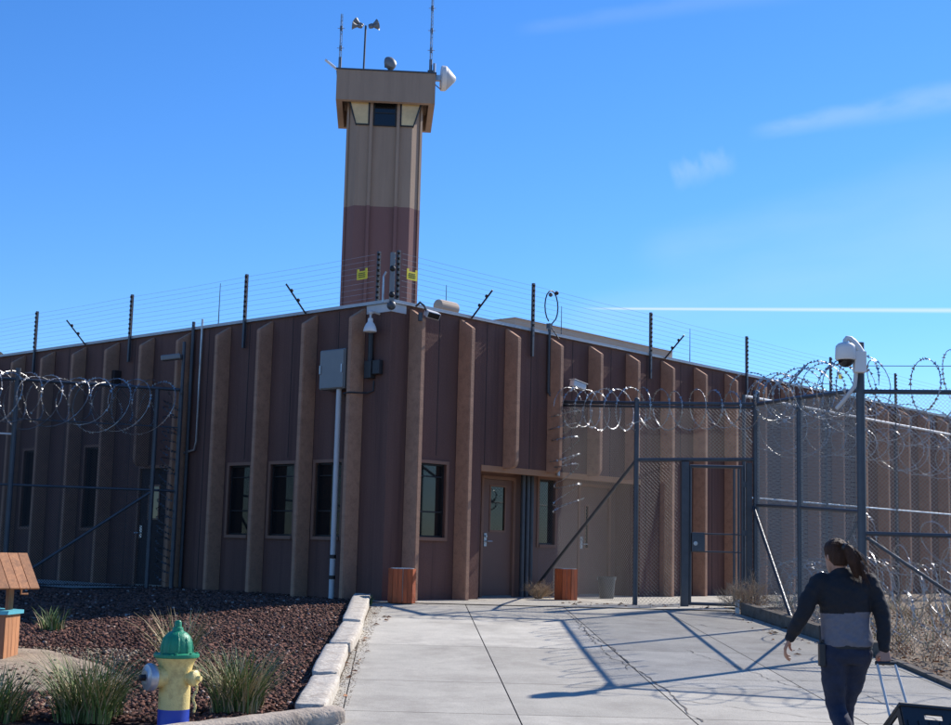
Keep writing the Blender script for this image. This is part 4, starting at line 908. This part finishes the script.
# dry weeds behind the right fences
def weeds():
    rr = random.Random(40); mb = MB()
    for _ in range(420):
        x, y = rr.uniform(4.95, 12.5), rr.uniform(16.4, 25)
        if in_building(np.array(x), np.array(y), .6): continue
        blade_mesh(mb, rr, rr.randint(8, 22), rr.uniform(.05, .2), .06, rr.uniform(.15, .42), 1.1, .005, [M['straw'], M['twig'], M['twig'], M['leaf'], M['blade']], base=(x, y, gz(y)-.03))
    o = mb.build('dry_weeds', fix=False); o['kind'] = 'stuff'
    mb = MB()
    for _ in range(60): x, y = rr.uniform(4.98, 7.5), rr.uniform(13, 16.8); blade_mesh(mb, rr, 9, .1, .03, .14, 1.2, .004, [M['straw'], M['twig']], base=(x, y, gz(y)-.03))
    o = mb.build('roadside_dry_grass', fix=False); o['kind'] = 'stuff'
weeds()
def shrub(loc, size, lab, seed):
    rr = random.Random(seed); mb = MB()
    def br(p, d, L, r, dep):
        q = p+d*L; mb.tube([p, p+d*L*.5+V((rr.uniform(-1, 1), rr.uniform(-1, 1), rr.uniform(-.5, 1)))*L*.12, q], [r, r*.8, r*.6], M['twig'], 3, False)
        if dep == 0: return
        for _ in range(rr.randint(2, 4)):
            nd = (d+V((rr.uniform(-1, 1), rr.uniform(-1, 1), rr.uniform(-.5, .9)))*.85).normalized(); br(p+d*L*rr.uniform(.4, 1), nd, L*rr.uniform(.5, .8), r*.6, dep-1)
    for _ in range(38):
        d = V((rr.uniform(-1, 1), rr.uniform(-1, 1), rr.uniform(.35, 1.3))).normalized(); br(V((rr.uniform(-.05, .05), rr.uniform(-.05, .05), 0)), d, size*rr.uniform(.3, .48), .0065, 3)
    o = mb.build('dry_shrub', fix=False); o.location = loc; tag(o, lab, 'shrub')
shrub((4.28, 21.45, gz(21.5)), .72, 'bare dry tumbleweed shrub at the end of the kerb beside the gate', 50)
shrub((1.22, 24.75, .03), .45, 'small dry shrub against the fence left of the wooden bin', 51)

# ------------------------------------------------------------------ bins and bucket
def bin_(loc, r, h, rz, lab):
    t_ = thing('wooden_bin', lab, 'bin', loc, rz, 'wooden litter bins by the entrance')
    n = 8
    for i in range(n):
        a0, a1 = 2*math.pi*i/n+.012, 2*math.pi*(i+1)/n-.012
        mb = MB()
        for q in range(2):
            b0 = a0+(a1-a0)*q/2+.008; b1 = a0+(a1-a0)*(q+1)/2-.008
            p0, p1 = V((math.cos(b0), math.sin(b0), 0))*r, V((math.cos(b1), math.sin(b1), 0))*r
            # straight facets: project on the chord of the octagon side
            c0, c1 = V((math.cos(a0), math.sin(a0), 0))*r, V((math.cos(a1), math.sin(a1), 0))*r
            p0 = c0.lerp(c1, q/2+.012); p1 = c0.lerp(c1, (q+1)/2-.012)
            mb.add([p0, p1, p1*.9, p0*.9]+[v+V((0, 0, h)) for v in (p0, p1, p1*.9, p0*.9)], [(0, 3, 2, 1), (4, 5, 6, 7), (0, 1, 5, 4), (1, 2, 6, 5), (2, 3, 7, 6), (3, 0, 4, 7)], M['wood'])
        mb.build('stave_panel', t_)
    mb = MB(); mb.lathe([(r*.86, .03), (r*.86, h+.012), (r*.80, h+.012), (r*.79, .05)], M['galv'], 20); mb.build('liner', t_, True)
bin_((-1.05, 21.62, .03), .215, .52, .1, 'reddish wooden slatted bin standing against the building corner')
bin_((1.68, 24.45, .03), .21, .54, .39, 'reddish wooden slatted bin in the sun in front of the fence')
bk = thing('bucket', 'grey metal bucket standing behind the fence near the wooden bin', 'bucket', (2.52, 25.75, .03))
mb = MB(); mb.lathe([(.01, .0), (.125, 0), (.13, .01), (.165, .38), (.178, .385), (.178, .40), (.16, .40), (.155, .38), (.12, .03), (.01, .03)], M['dgalv'], 24); mb.build('pail', bk, True)
mb = MB(); mb.tube([(.172*math.cos(a), .02, .375-.10*math.sin(a)) for a in [math.pi*i/14 for i in range(15)]], .007, M['galv'], 6); mb.build('handle', bk, True)

# ------------------------------------------------------------------ wishing well
ww = thing('wishing_well', 'small wooden wishing well with plank roof and turquoise rim at the left edge', 'wishing well', (-5.16, 14.9, gz(14.9)), R(8)); ww.scale = (.95, .95, .95)
r_ = .40
for i in range(6):
    a0, a1 = math.pi/3*i+.3, math.pi/3*(i+1)+.3; mb = MB()
    for q in range(4):
        c0, c1 = V((math.cos(a0), math.sin(a0), 0))*r_, V((math.cos(a1), math.sin(a1), 0))*r_; p0, p1 = c0.lerp(c1, q/4+.008), c0.lerp(c1, (q+1)/4-.008)
        mb.add([p0, p1, p1*.93, p0*.93]+[v+V((0, 0, .49)) for v in (p0, p1, p1*.93, p0*.93)], [(0, 3, 2, 1), (4, 5, 6, 7), (0, 1, 5, 4), (1, 2, 6, 5), (2, 3, 7, 6), (3, 0, 4, 7)], M['pine'] if i % 2 else M['brownwood'])
    mb.build('side_panel', ww)
mb = MB(); vs = []
for z in (.49, .53):
    for rad in (r_*1.09, r_*.78): vs += [(rad*math.cos(math.pi/3*i+.3), rad*math.sin(math.pi/3*i+.3), z) for i in range(6)]
fs = []
for i in range(6):
    j = (i+1) % 6; fs += [(i, j, 12+j, 12+i), (6+i, 18+i, 18+j, 6+j), (12+i, 12+j, 18+j, 18+i), (i, 6+i, 6+j, j)]
mb.add(vs, fs, M['turq']); mb.build('rim', ww)
mb = MB(); mb.lathe([(.01, .1), (.34, .1), (.34, .12), (.01, .12)], M['bedsoil'], 12); mb.build('soil', ww)
Rr_ = R(40-8); ax = V((math.cos(Rr_), math.sin(Rr_), 0)); ay = V((-ax.y, ax.x, 0))
for s_ in (-1, 1): 
    T = frame_T(ax*s_*.29, ax, ay, V((0, 0, 1))); mb = MB(); mb.box(-.03, .03, -.04, .04, .45, 1.02, M['pine'], T); mb.build('post', ww)
mb = MB(); mb.tube([ax*-.42+V((0, 0, .80)), ax*.42+V((0, 0, .80))], .02, M['pine'], 8); mb.build('windlass', ww)
mb = MB(); mb.tube([ax*.42+V((0, 0, .80)), ax*.42+V((0, 0, .70)), ax*.5+V((0, 0, .70))], .013, M['pine'], 6); mb.build('crank', ww)
for s_ in (-1, 1):
    mb = MB(); dn = (ay*s_*-1*.37+V((0, 0, -.34))); dn_n = dn.normalized(); nrm = ax.cross(dn_n)
    if nrm.z < 0: nrm = -nrm
    for k in range(8):
        a = -.46+.115*k+.004; T = frame_T(V((0, 0, 1.14)), ax, dn_n, nrm); mb.box(a, a+.107, -.012 if s_ > 0 else .012, dn.length+.05, -.0+.001*(k % 2), .02+.001*(k % 2), M['pine'], T)
    mb.build('roof_slope', ww)

# ------------------------------------------------------------------ fire hydrant
hy = thing('fire_hydrant', 'yellow fire hydrant with green bonnet and blue base', 'fire hydrant', (-2.33, 11.25, gz(11.25)-.02), R(0)); hy.scale = (.97,)*3
mb = MB(); mb.lathe([(.10, .0), (.19, .0), (.19, .04), (.135, .045), (.128, .06), (.128, .20)], M['hblue'], 32); mb.build('base', hy, True)
mb = MB(); mb.lathe([(.128, .20), (.128, .46), (.130, .50), (.136, .54), (.150, .58), (.168, .605), (.172, .615)], M['hyellow'], 32); mb.build('barrel', hy, True)
mb = MB(); mb.lathe([(.172, .612), (.185, .618), (.187, .63), (.185, .643), (.15, .65), (.132, .655), (.130, .70), (.122, .745), (.105, .785), (.08, .812), (.05, .826), (.045, .84), (.042, .855), (.03, .862), (.028, .90), (.02, .912), (.004, .914)], M['hgreen'], 32)
for i in range(10):
    a = 2*math.pi*i/10; mb.tube([(.130*math.cos(a), .130*math.sin(a), .66), (.128*math.cos(a), .128*math.sin(a), .70), (.112*math.cos(a), .112*math.sin(a), .765), (.07*math.cos(a), .07*math.sin(a), .815)], [.012, .012, .010, .006], M['hgreen'], 6)
mb.build('bonnet', hy, True)
for i in range(8):
    a = 2*math.pi*i/8+.2; mb = MB(); mb.lathe([(.013, .60), (.013, .612), (.008, .613)], M['hgreen'], 6, Matrix.Translation((.163*math.cos(a), .163*math.sin(a), .045))); mb.build('bolt', hy)
d = V((-.80, -.60, 0)).normalized(); T = axis_T(d*.10+V((0, 0, .46)), d)
mb = MB(); mb.lathe([(.085, 0), (.085, .07), (.092, .075), (.092, .09)], M['hyellow'], 24, T); nz = mb.build('pumper_nozzle', hy, True)
mb = MB(); mb.lathe([(.088, .085), (.107, .09), (.112, .10), (.112, .14), (.104, .152), (.06, .16), (.055, .165), (.02, .166)], M['hsilver'], 28, T); cp = mb.build('cap', nz, True)
mb = MB(); mb.lathe([(.028, .164), (.026, .21), (.01, .213)], M['black'], 5, T); mb.build('operating_nut', nz)
d = V((.93, -.36, 0)).normalized(); T = axis_T(d*.10+V((0, 0, .455)), d)
mb = MB(); mb.lathe([(.05, 0), (.05, .05), (.063, .055), (.066, .065), (.066, .095), (.055, .105), (.03, .11), (.025, .113), (.022, .145), (.006, .147)], M['hyellow'], 20, T); mb.build('hose_nozzle', hy, True)
mb = MB(); p = d*.2+V((0, 0, .41)); 
for i in range(11):
    t = i/10; c = p+V((.012*math.sin(t*9), -.05*t, -.21*t+.0)); mb.lathe([(.009, -.012), (.012, 0), (.009, .012)], M['hyellow'], 6, axis_T(c, V((.3*math.sin(i*1.57), .3*math.cos(i*1.57), 1))))
mb.build('chain', hy, True)

# ------------------------------------------------------------------ the person and the cart
def fuse(name, mb, parent, voxel, m, smooth=4, fac=.5):
    """voxel-remesh overlapping lofts into one continuous skin"""
    me = mb.mesh(name+'_src'); bm = bmesh.new(); bm.from_mesh(me); bmesh.ops.recalc_face_normals(bm, faces=bm.faces); bm.to_mesh(me); bm.free()
    o = bpy.data.objects.new(name, me); COL.objects.link(o)
    md = o.modifiers.new('r', 'REMESH'); md.mode = 'VOXEL'; md.voxel_size = voxel; md.use_smooth_shade = True
    sm = o.modifiers.new('s', 'SMOOTH'); sm.iterations = smooth; sm.factor = fac
    bpy.context.view_layer.update(); dg = bpy.context.evaluated_depsgraph_get()
    new = bpy.data.meshes.new_from_object(o.evaluated_get(dg)); o.modifiers.clear(); o.data = new; new.name = name
    new.materials.clear()
    for q in (m if isinstance(m, list) else [m]): new.materials.append(q)
    new.polygons.foreach_set('use_smooth', [True]*len(new.polygons)); o.parent = parent; return o
def limb(mb, pts, rad, m, n=14):
    """smooth tapered tube with rounded ends through the joints"""
    pts = [V(p) for p in pts]; P_ = []; R_ = []
    for i in range(len(pts)-1):
        p0 = pts[max(i-1, 0)]; p1 = pts[i]; p2 = pts[i+1]; p3 = pts[min(i+2, len(pts)-1)]
        for q in range(6):
            t = q/6; P_.append(.5*((2*p1)+(p2-p0)*t+(2*p0-5*p1+4*p2-p3)*t*t+(3*p1-p0-3*p2+p3)*t**3)); R_.append(rad[i]+(rad[i+1]-rad[i])*(t*t*(3-2*t)))
    P_.append(pts[-1]); R_.append(rad[-1]); mb.tube(P_, R_, m, n)
    mb.ball(pts[0], rad[0]*.985, m, 6); mb.ball(pts[-1], rad[-1]*.985, m, 6)
PX, PY = 2.73, 10.2
pe = thing('person', 'person with brown ponytail in black and grey jacket, walking away pulling a crate cart', 'person', (PX, PY, gz(PY)))
SK = M['skin']
SHL, SHR = V((-.185, .0, 1.385)), V((.19, .0, 1.395))
ELL, WRL = V((-.305, -.03, 1.15)), V((-.388, .035, .965)); ELR, WRR = V((.268, -.06, 1.13)), V((.262, -.10, .915))
HDL = V((-.418, .055, .89)); HDR = V((.264, -.145, .845))
HPL, KNL, ANL = V((-.075, 0, .90)), V((-.060, .02, .50)), V((.0, -.24, .155)); HPR, KNR, ANR = V((.100, .01, .90)), V((.035, .12, .49)), V((.03, .20, .085))
b = MB()
HC = V((-.045, .03, 1.575))       # head centre, turned a little to the left
Th = Matrix.Translation(HC) @ Matrix.Rotation(R(18), 4, 'Z') @ Matrix.Rotation(R(-9), 4, 'X')
def hd(p): return Th @ V(p)
hv = []
for z, rx, ry, cy in ((-.118, .025, .03, .055), (-.105, .045, .055, .04), (-.08, .058, .075, .025), (-.045, .067, .088, .008), (0, .074, .096, .0), (.04, .076, .099, -.002), (.075, .068, .089, -.004), (.098, .05, .066, -.005), (.112, .02, .028, -.005)):
    hv.append((V((0, cy, z)), rx, ry))
hm = MB(); hm.loft(hv, SK, 24); b.add([Th @ V(v) for v in hm.v], hm.f, SK)
b.add([hd(v) for v in ((-.012, .092, .012), (.012, .092, .012), (.018, .088, -.03), (-.018, .088, -.03), (0, .122, -.026), (0, .098, .014))], [(0, 1, 5), (0, 5, 4, 3), (1, 2, 4, 5), (3, 4, 2), (0, 3, 2, 1)], SK)     # nose
for s_ in (-1, 1):
    b.ball(hd((s_*.076, -.012, -.012)), .03, SK, 6, (.35, .6, 1.)); b.ball(hd((s_*.03, .084, .01)), .014, SK, 6)
b.ball(hd((0, .088, -.058)), .022, SK, 6, (1.1, .5, .4)); b.ball(hd((0, .085, -.098)), .024, SK, 6)
limb(b, [(-.01, -.005, 1.38), (-.025, .005, 1.45), hd((0, -.02, -.06))], [.062, .054, .056], SK)
b.loft([(V((.015, .0, .86)), .155, .105), (V((.015, 0, .95)), .16, .10), (V((.005, .0, 1.06)), .13, .088), (V((0, 0, 1.2)), .14, .095), (V((0, 0, 1.32)), .155, .09), (V((0, 0, 1.40)), .11, .07), (V((0, 0, 1.44)), .06, .05)], SK)
limb(b, [SHL, ELL, WRL], [.05, .038, .026], SK); limb(b, [SHR, ELR, WRR], [.05, .038, .026], SK)
limb(b, [HPL, KNL, ANL], [.085, .052, .036], SK); limb(b, [HPR, KNR, ANR], [.085, .052, .036], SK)
limb(b, [ANL, ANL+V((-.005, .09, -.09))], [.036, .03], SK); limb(b, [ANR, ANR+V((0, .14, -.05))], [.036, .03], SK)
def hand(b, wr, d, across, palm_n, curl, grip):
    """palm + five jointed fingers; d: wrist-to-knuckle direction, across: towards the index finger, palm_n: direction the fingers curl to"""
    d, across, palm_n = V(d).normalized(), V(across).normalized(), V(palm_n).normalized()
    kn = wr+d*.085
    for k in range(4):
        o_ = across*(.030-.020*k); limb(b, [wr+o_*.6, kn+o_-d*.004*abs(k-1)], [.015, .0125], SK, 8)
        L = (.040, .045, .042, .033)[k]; p = kn+o_-d*.004*abs(k-1); pts = [p]; ang = 0
        for j in range(3):
            ang += curl[j]+.06*k*(0 if grip else 1); dd = d*math.cos(ang)+palm_n*math.sin(ang); p = p+dd*(L, L*.68, L*.52)[j]; pts.append(p)
        limb(b, pts, [.0105, .0098, .009, .0078], SK, 8)
    t0 = wr+d*.022+across*.022; t1 = t0+(d*.55+across*.75+palm_n*.35).normalized()*.038; t2 = t1+(d*.8+across*.1+palm_n*(.75 if grip else .4)).normalized()*.032; t3 = t2+(d*.5-across*(.5 if grip else .0)+palm_n*.7).normalized()*.024
    limb(b, [t0, t1, t2, t3], [.016, .0125, .0108, .009], SK, 8)
hand(b, WRL, HDL-WRL, (.3, .95, .1), (.75, .0, -.3), (.35, .45, .35), False)
hand(b, WRR, (.02, -.25, -.95), (-.95, -.05, .0), (0, .95, -.25), (1.15, 1.35, .85), True)
body = fuse('body', b, pe, .0058, SK, 3, .4)
# trousers
j = MB()
j.loft([(V((.018, .004, .80)), .155, .112), (V((.018, -.002, .86)), .178, .132), (V((.018, .0, .93)), .178, .124), (V((.015, .0, .99)), .165, .112)], M['denim'], 28)
limb(j, [HPL+V((0, -.012, -.02)), HPL.lerp(KNL, .5)+V((-.006, 0, 0)), KNL, KNL.lerp(ANL, .4)+V((-.0, -.012, 0)), ANL+V((0, .01, -.01))], [.108, .092, .069, .068, .056], M['denim'], 18)
limb(j, [HPR+V((0, -.012, -.02)), HPR.lerp(KNR, .5)+V((.004, 0, 0)), KNR, KNR.lerp(ANR, .4)+V((0, -.012, 0)), ANR+V((0, 0, .0))], [.108, .092, .069, .067, .056], M['denim'], 18)
fuse('jeans', j, pe, .010, M['denim'], 4)
# jacket: two colour blocks on one garment
j = MB()
j.loft([(V((.018, .0, .925)), .190, .135), (V((.018, .0, .96)), .193, .136), (V((.014, .0, 1.04)), .182, .130), (V((.006, .0, 1.13)), .176, .127), (V((0, -.006, 1.24)), .190, .132), (V((0, -.008, 1.33)), .200, .125), (V((0, -.004, 1.395)), .175, .100), (V((-.006, .0, 1.435)), .115, .080), (V((-.012, .002, 1.465)), .075, .068), (V((-.016, .004, 1.485)), .066, .062)], M['jacket'], 32)
limb(j, [SHL+V((.015, 0, -.01)), SHL.lerp(ELL, .55)+V((-.004, 0, 0)), ELL, ELL.lerp(WRL, .5), WRL+V((.004, -.002, .012))], [.079, .067, .058, .053, .042], M['jacket'], 16)
limb(j, [SHR+V((-.015, 0, -.01)), SHR.lerp(ELR, .55)+V((.004, 0, 0)), ELR, ELR.lerp(WRR, .5), WRR+V((0, .002, .012))], [.079, .067, .057, .052, .042], M['jacket'], 16)
jn = bpy.data.objects['jeans']
from mathutils import noise
for v in jn.data.vertices:
    p = v.co; v.co = p+v.normal*(noise.noise(V((p.x*9, p.y*9, p.z*16+p.x*8)))*.007+noise.noise(V((p.x*20, p.y*20+3, p.z*40)))*.003)
jk = fuse('jacket', j, pe, .009, [M['jacket'], M['jgrey']], 4)
from mathutils import noise
for v in jk.data.vertices:          # soft folds of cloth
    p = v.co; k = noise.noise(V((p.x*8, p.y*8, p.z*20+p.x*9)))*.0085+noise.noise(V((p.x*18+5, p.y*18, p.z*34-p.x*22)))*.0045
    v.co = p+v.normal*k
for f in jk.data.polygons:
    c = f.center
    if c.z < 1.165+.008*math.sin(c.x*14) and abs(c.x-.01) < .205-.10*max(0, c.z-1.0) and not ((c.x > .215) or (c.x < -.205)): f.material_index = 1
    if c.z < 1.165 and ((V((c.x, c.y, c.z))-ELR.lerp(WRR, max(0, min(1, (ELR.z-c.z)/(ELR.z-WRR.z))))).length < .066): f.material_index = 0
bt = MB(); bt.loft([(V((.018, 0, .912)), .184, .130), (V((.018, 0, .945)), .184, .130)], M['black'], 28); bt.build('belt', pe, True)
# hair: cap and ponytail
h = MB(); hv = []
for z, rx, ry, cy in ((-.085, .045, .035, -.055), (-.06, .066, .055, -.045), (-.02, .083, .085, -.025), (.02, .087, .100, -.014), (.06, .083, .102, -.010), (.09, .068, .085, -.008), (.115, .042, .055, -.006), (.126, .014, .02, -.006)):
    hv.append((V((0, cy, z)), rx, ry))
hm = MB(); hm.loft(hv, M['hair'], 26); h.add([Th @ V(v) for v in hm.v], hm.f, M['hair'])
tie = hd((.01, -.118, .045))
limb(h, [hd((.0, -.08, .045)), tie, tie+V((.02, -.028, -.025)), tie+V((.045, -.03, -.085)), tie+V((.08, -.025, -.145)), tie+V((.115, -.018, -.19)), tie+V((.145, -.01, -.22))], [.035, .026, .038, .046, .040, .024, .006], M['hair'], 14)
limb(h, [tie+V((.02, -.035, -.02)), tie+V((.035, -.045, -.10)), tie+V((.06, -.04, -.18)), tie+V((.08, -.035, -.23))], [.028, .036, .026, .005], M['hair'], 10)
ho = fuse('hair', h, pe, .0065, M['hair'], 3, .4)
for v in ho.data.vertices:
    p = v.co; d_ = p-HC; k = noise.noise(V((p.x*60, p.y*60, p.z*10)))*.0055; v.co = p+v.normal*k
st_ = MB(); rr = random.Random(3)
for i in range(150):               # loose strands along head and tail
    if i < 50: q = rr.uniform(-2.6, -.4); p0 = hd((.088*math.cos(q), .103*math.sin(q)-.012, rr.uniform(.0, .10))); p2 = tie+V((rr.uniform(-.02, .02), rr.uniform(-.015, .01), rr.uniform(-.015, .015))); p1 = (p0+p2)/2+V((0, -.016, .012))
    else: p0 = tie+V((rr.uniform(-.015, .03), -.03, rr.uniform(-.02, .02))); p2 = tie+V((.135+rr.uniform(-.10, .05), -.03+rr.uniform(-.05, .04), -.225+rr.uniform(-.07, .09))); p1 = (p0+p2)/2+V((rr.uniform(-.02, .05), -.045, rr.uniform(.0, .05)))
    pts = [p0.lerp(p1, t).lerp(p1.lerp(p2, t), t) for t in (0, .2, .4, .6, .8, 1)]; st_.tube(pts, [.002, .0022, .002, .0017, .0013, .0006], M['hair'], 3, False)
st_.build('loose_hair', pe, fix=False)
ti = MB(); ti.tube([tie+V((-.012, .012, .0)), tie+V((.014, -.018, -.004))], .030, M['plastic'], 12); ti.build('hair_tie', pe, True)
def shoe(an, d, pitch):
    T = Matrix.Translation(an) @ Matrix.Rotation(math.atan2(-d[0], d[1]), 4, 'Z') @ Matrix.Rotation(pitch, 4, 'X'); mb = MB(); tmp = MB()
    tmp.loft([(V((0, .055, -.085)), .046, .135), (V((0, .055, -.07)), .048, .138), (V((0, .05, -.045)), .044, .128), (V((0, .025, -.015)), .042, .09), (V((0, .0, .03)), .041, .055)], M['shoe'], 20, True, 2.4)
    mb.add([T @ V(v) for v in tmp.v], tmp.f, M['shoe']); mb.build('shoe', pe, True)
shoe(ANL, (0.05, 1), R(-38)); shoe(ANR, (0, 1), R(6))
# belt radio with antenna
rd = thing('belt_radio', 'black two way radio with stub antenna clipped at the left hip of the walking person', 'radio', (PX-.178, PY-.055, gz(PY)+.78))
mb = MB(); mb.bevbox(-.022, .022, -.03, .03, 0, .165, M['plastic'], .008); mb.build('radio_body', rd)
mb = MB(); mb.tube([(-.008, 0, .16), (-.014, 0, .29)], [.008, .006], M['plastic'], 8); mb.build('antenna', rd)
mb = MB(); mb.tube([(.008, 0, .165), (.008, 0, .19)], .008, M['plastic'], 8); mb.build('knob', rd)
# crate cart, tilted forward and rolling behind the person
ca = thing('crate_cart', 'black plastic folding crate on wheels pulled by two pale handle tubes', 'cart', (PX+.36, PY-.60, gz(PY-.60)+.10))
tilt = R(-36); TC = Matrix.Rotation(tilt, 4, 'X') @ Matrix.Rotation(R(7), 4, 'Z')
def cb(mb, *a): mb.bevbox(*a, .006, TC); return mb
w, dp, hh = .215, .36, .36       # half width, depth (towards the camera), height
def panel(mb, kind, holes):
    if kind == 'x':
        wall_grid(mb, [-w, w], [.04, hh], holes, lambda a, b_, c, d_: mb.box(a, b_, -dp, -dp+.014, c, d_, M['plastic'], TC))
pn = MB(); panel(pn, 'x', [(-.065, .065, hh-.085, hh-.045)]); pn.build('rear_panel', ca)
for i in range(6): 
    mb = MB(); x = -w+.03+i*(2*w-.06)/5; mb.box(x-.006, x+.006, -dp-.010, -dp-.001, .05, hh-.10, M['plastic'], TC); mb.build('rib', ca)
pn = MB(); panel(pn, 'x', []); 
pn2 = MB(); wall_grid(pn2, [-w, w], [.04, hh], [(-.065, .065, hh-.085, hh-.045)], lambda a, b_, c, d_: pn2.box(a, b_, -.014, 0, c, d_, M['plastic'], TC)); pn2.build('front_panel', ca)
for s_ in (-1, 1):
    mb = MB(); x0, x1 = (s_*w-.007, s_*w+.007)
    wall_grid(mb, [-dp+.016, -.016], [.04, hh], [(-.29, -.07, hh-.11, hh-.03), (-.31, -.05, .10, .20)], lambda a, b_, c, d_: mb.box(x0, x1, a, b_, c, d_, M['plastic'], TC)); mb.build('side_panel', ca)
mb = MB(); mb.box(-w, w, -dp, 0, .02, .038, M['plastic'], TC); mb.build('floor_panel', ca)
mb = MB()
for a in ((-w-.014, w+.014, -dp-.012, -dp+.02), (-w-.014, w+.014, -.02, .012)): mb.bevbox(*a, hh+.001, hh+.025, M['plastic'], .006, TC)
for s_ in (-1, 1): mb.bevbox(s_*w-.014, s_*w+.014, -dp+.022, -.022, hh+.001, hh+.025, M['plastic'], .006, TC)
mb.build('rim', ca)
for s_ in (-1, 1):
    wh = MB(); T = TC @ Matrix.Translation((s_*(w-.02), .02, .02)) @ Matrix.Rotation(math.pi/2, 4, 'Y'); wh.lathe([(.02, -.016), (.06, -.016), (.068, -.010), (.068, .010), (.06, .016), (.02, .016)], M['plastic'], 20, T); wh.build('wheel', ca, True)
TI = TC.inverted()
hl = V((.264, -.135, .845-.0))+V((PX, PY, gz(PY)))-V(ca.location)      # grip point in cart space
g0 = V((hl.x-.065, hl.y+.008, hl.z-.026)); g1 = V((hl.x+.062, hl.y+.008, hl.z-.026))
for gx, px in ((g0, -.085), (g1, .085)):
    base_ = TC @ V((px-.03, .012, .06)); mb = MB(); mb.tube([base_, gx], .0095, M['palegrey'], 10); mb.build('handle_tube', ca, True)
mb = MB(); mb.tube([g0-V((.012, 0, 0)), g0.lerp(g1, .5), g1+V((.012, 0, 0))], .014, M['plastic'], 10); mb.build('grip', ca, True)
mb = MB(); mb.box(-.06, .06, -dp-.0125, -dp-.0105, .12, .19, M['sticker'], TC); mb.build('sticker', ca)
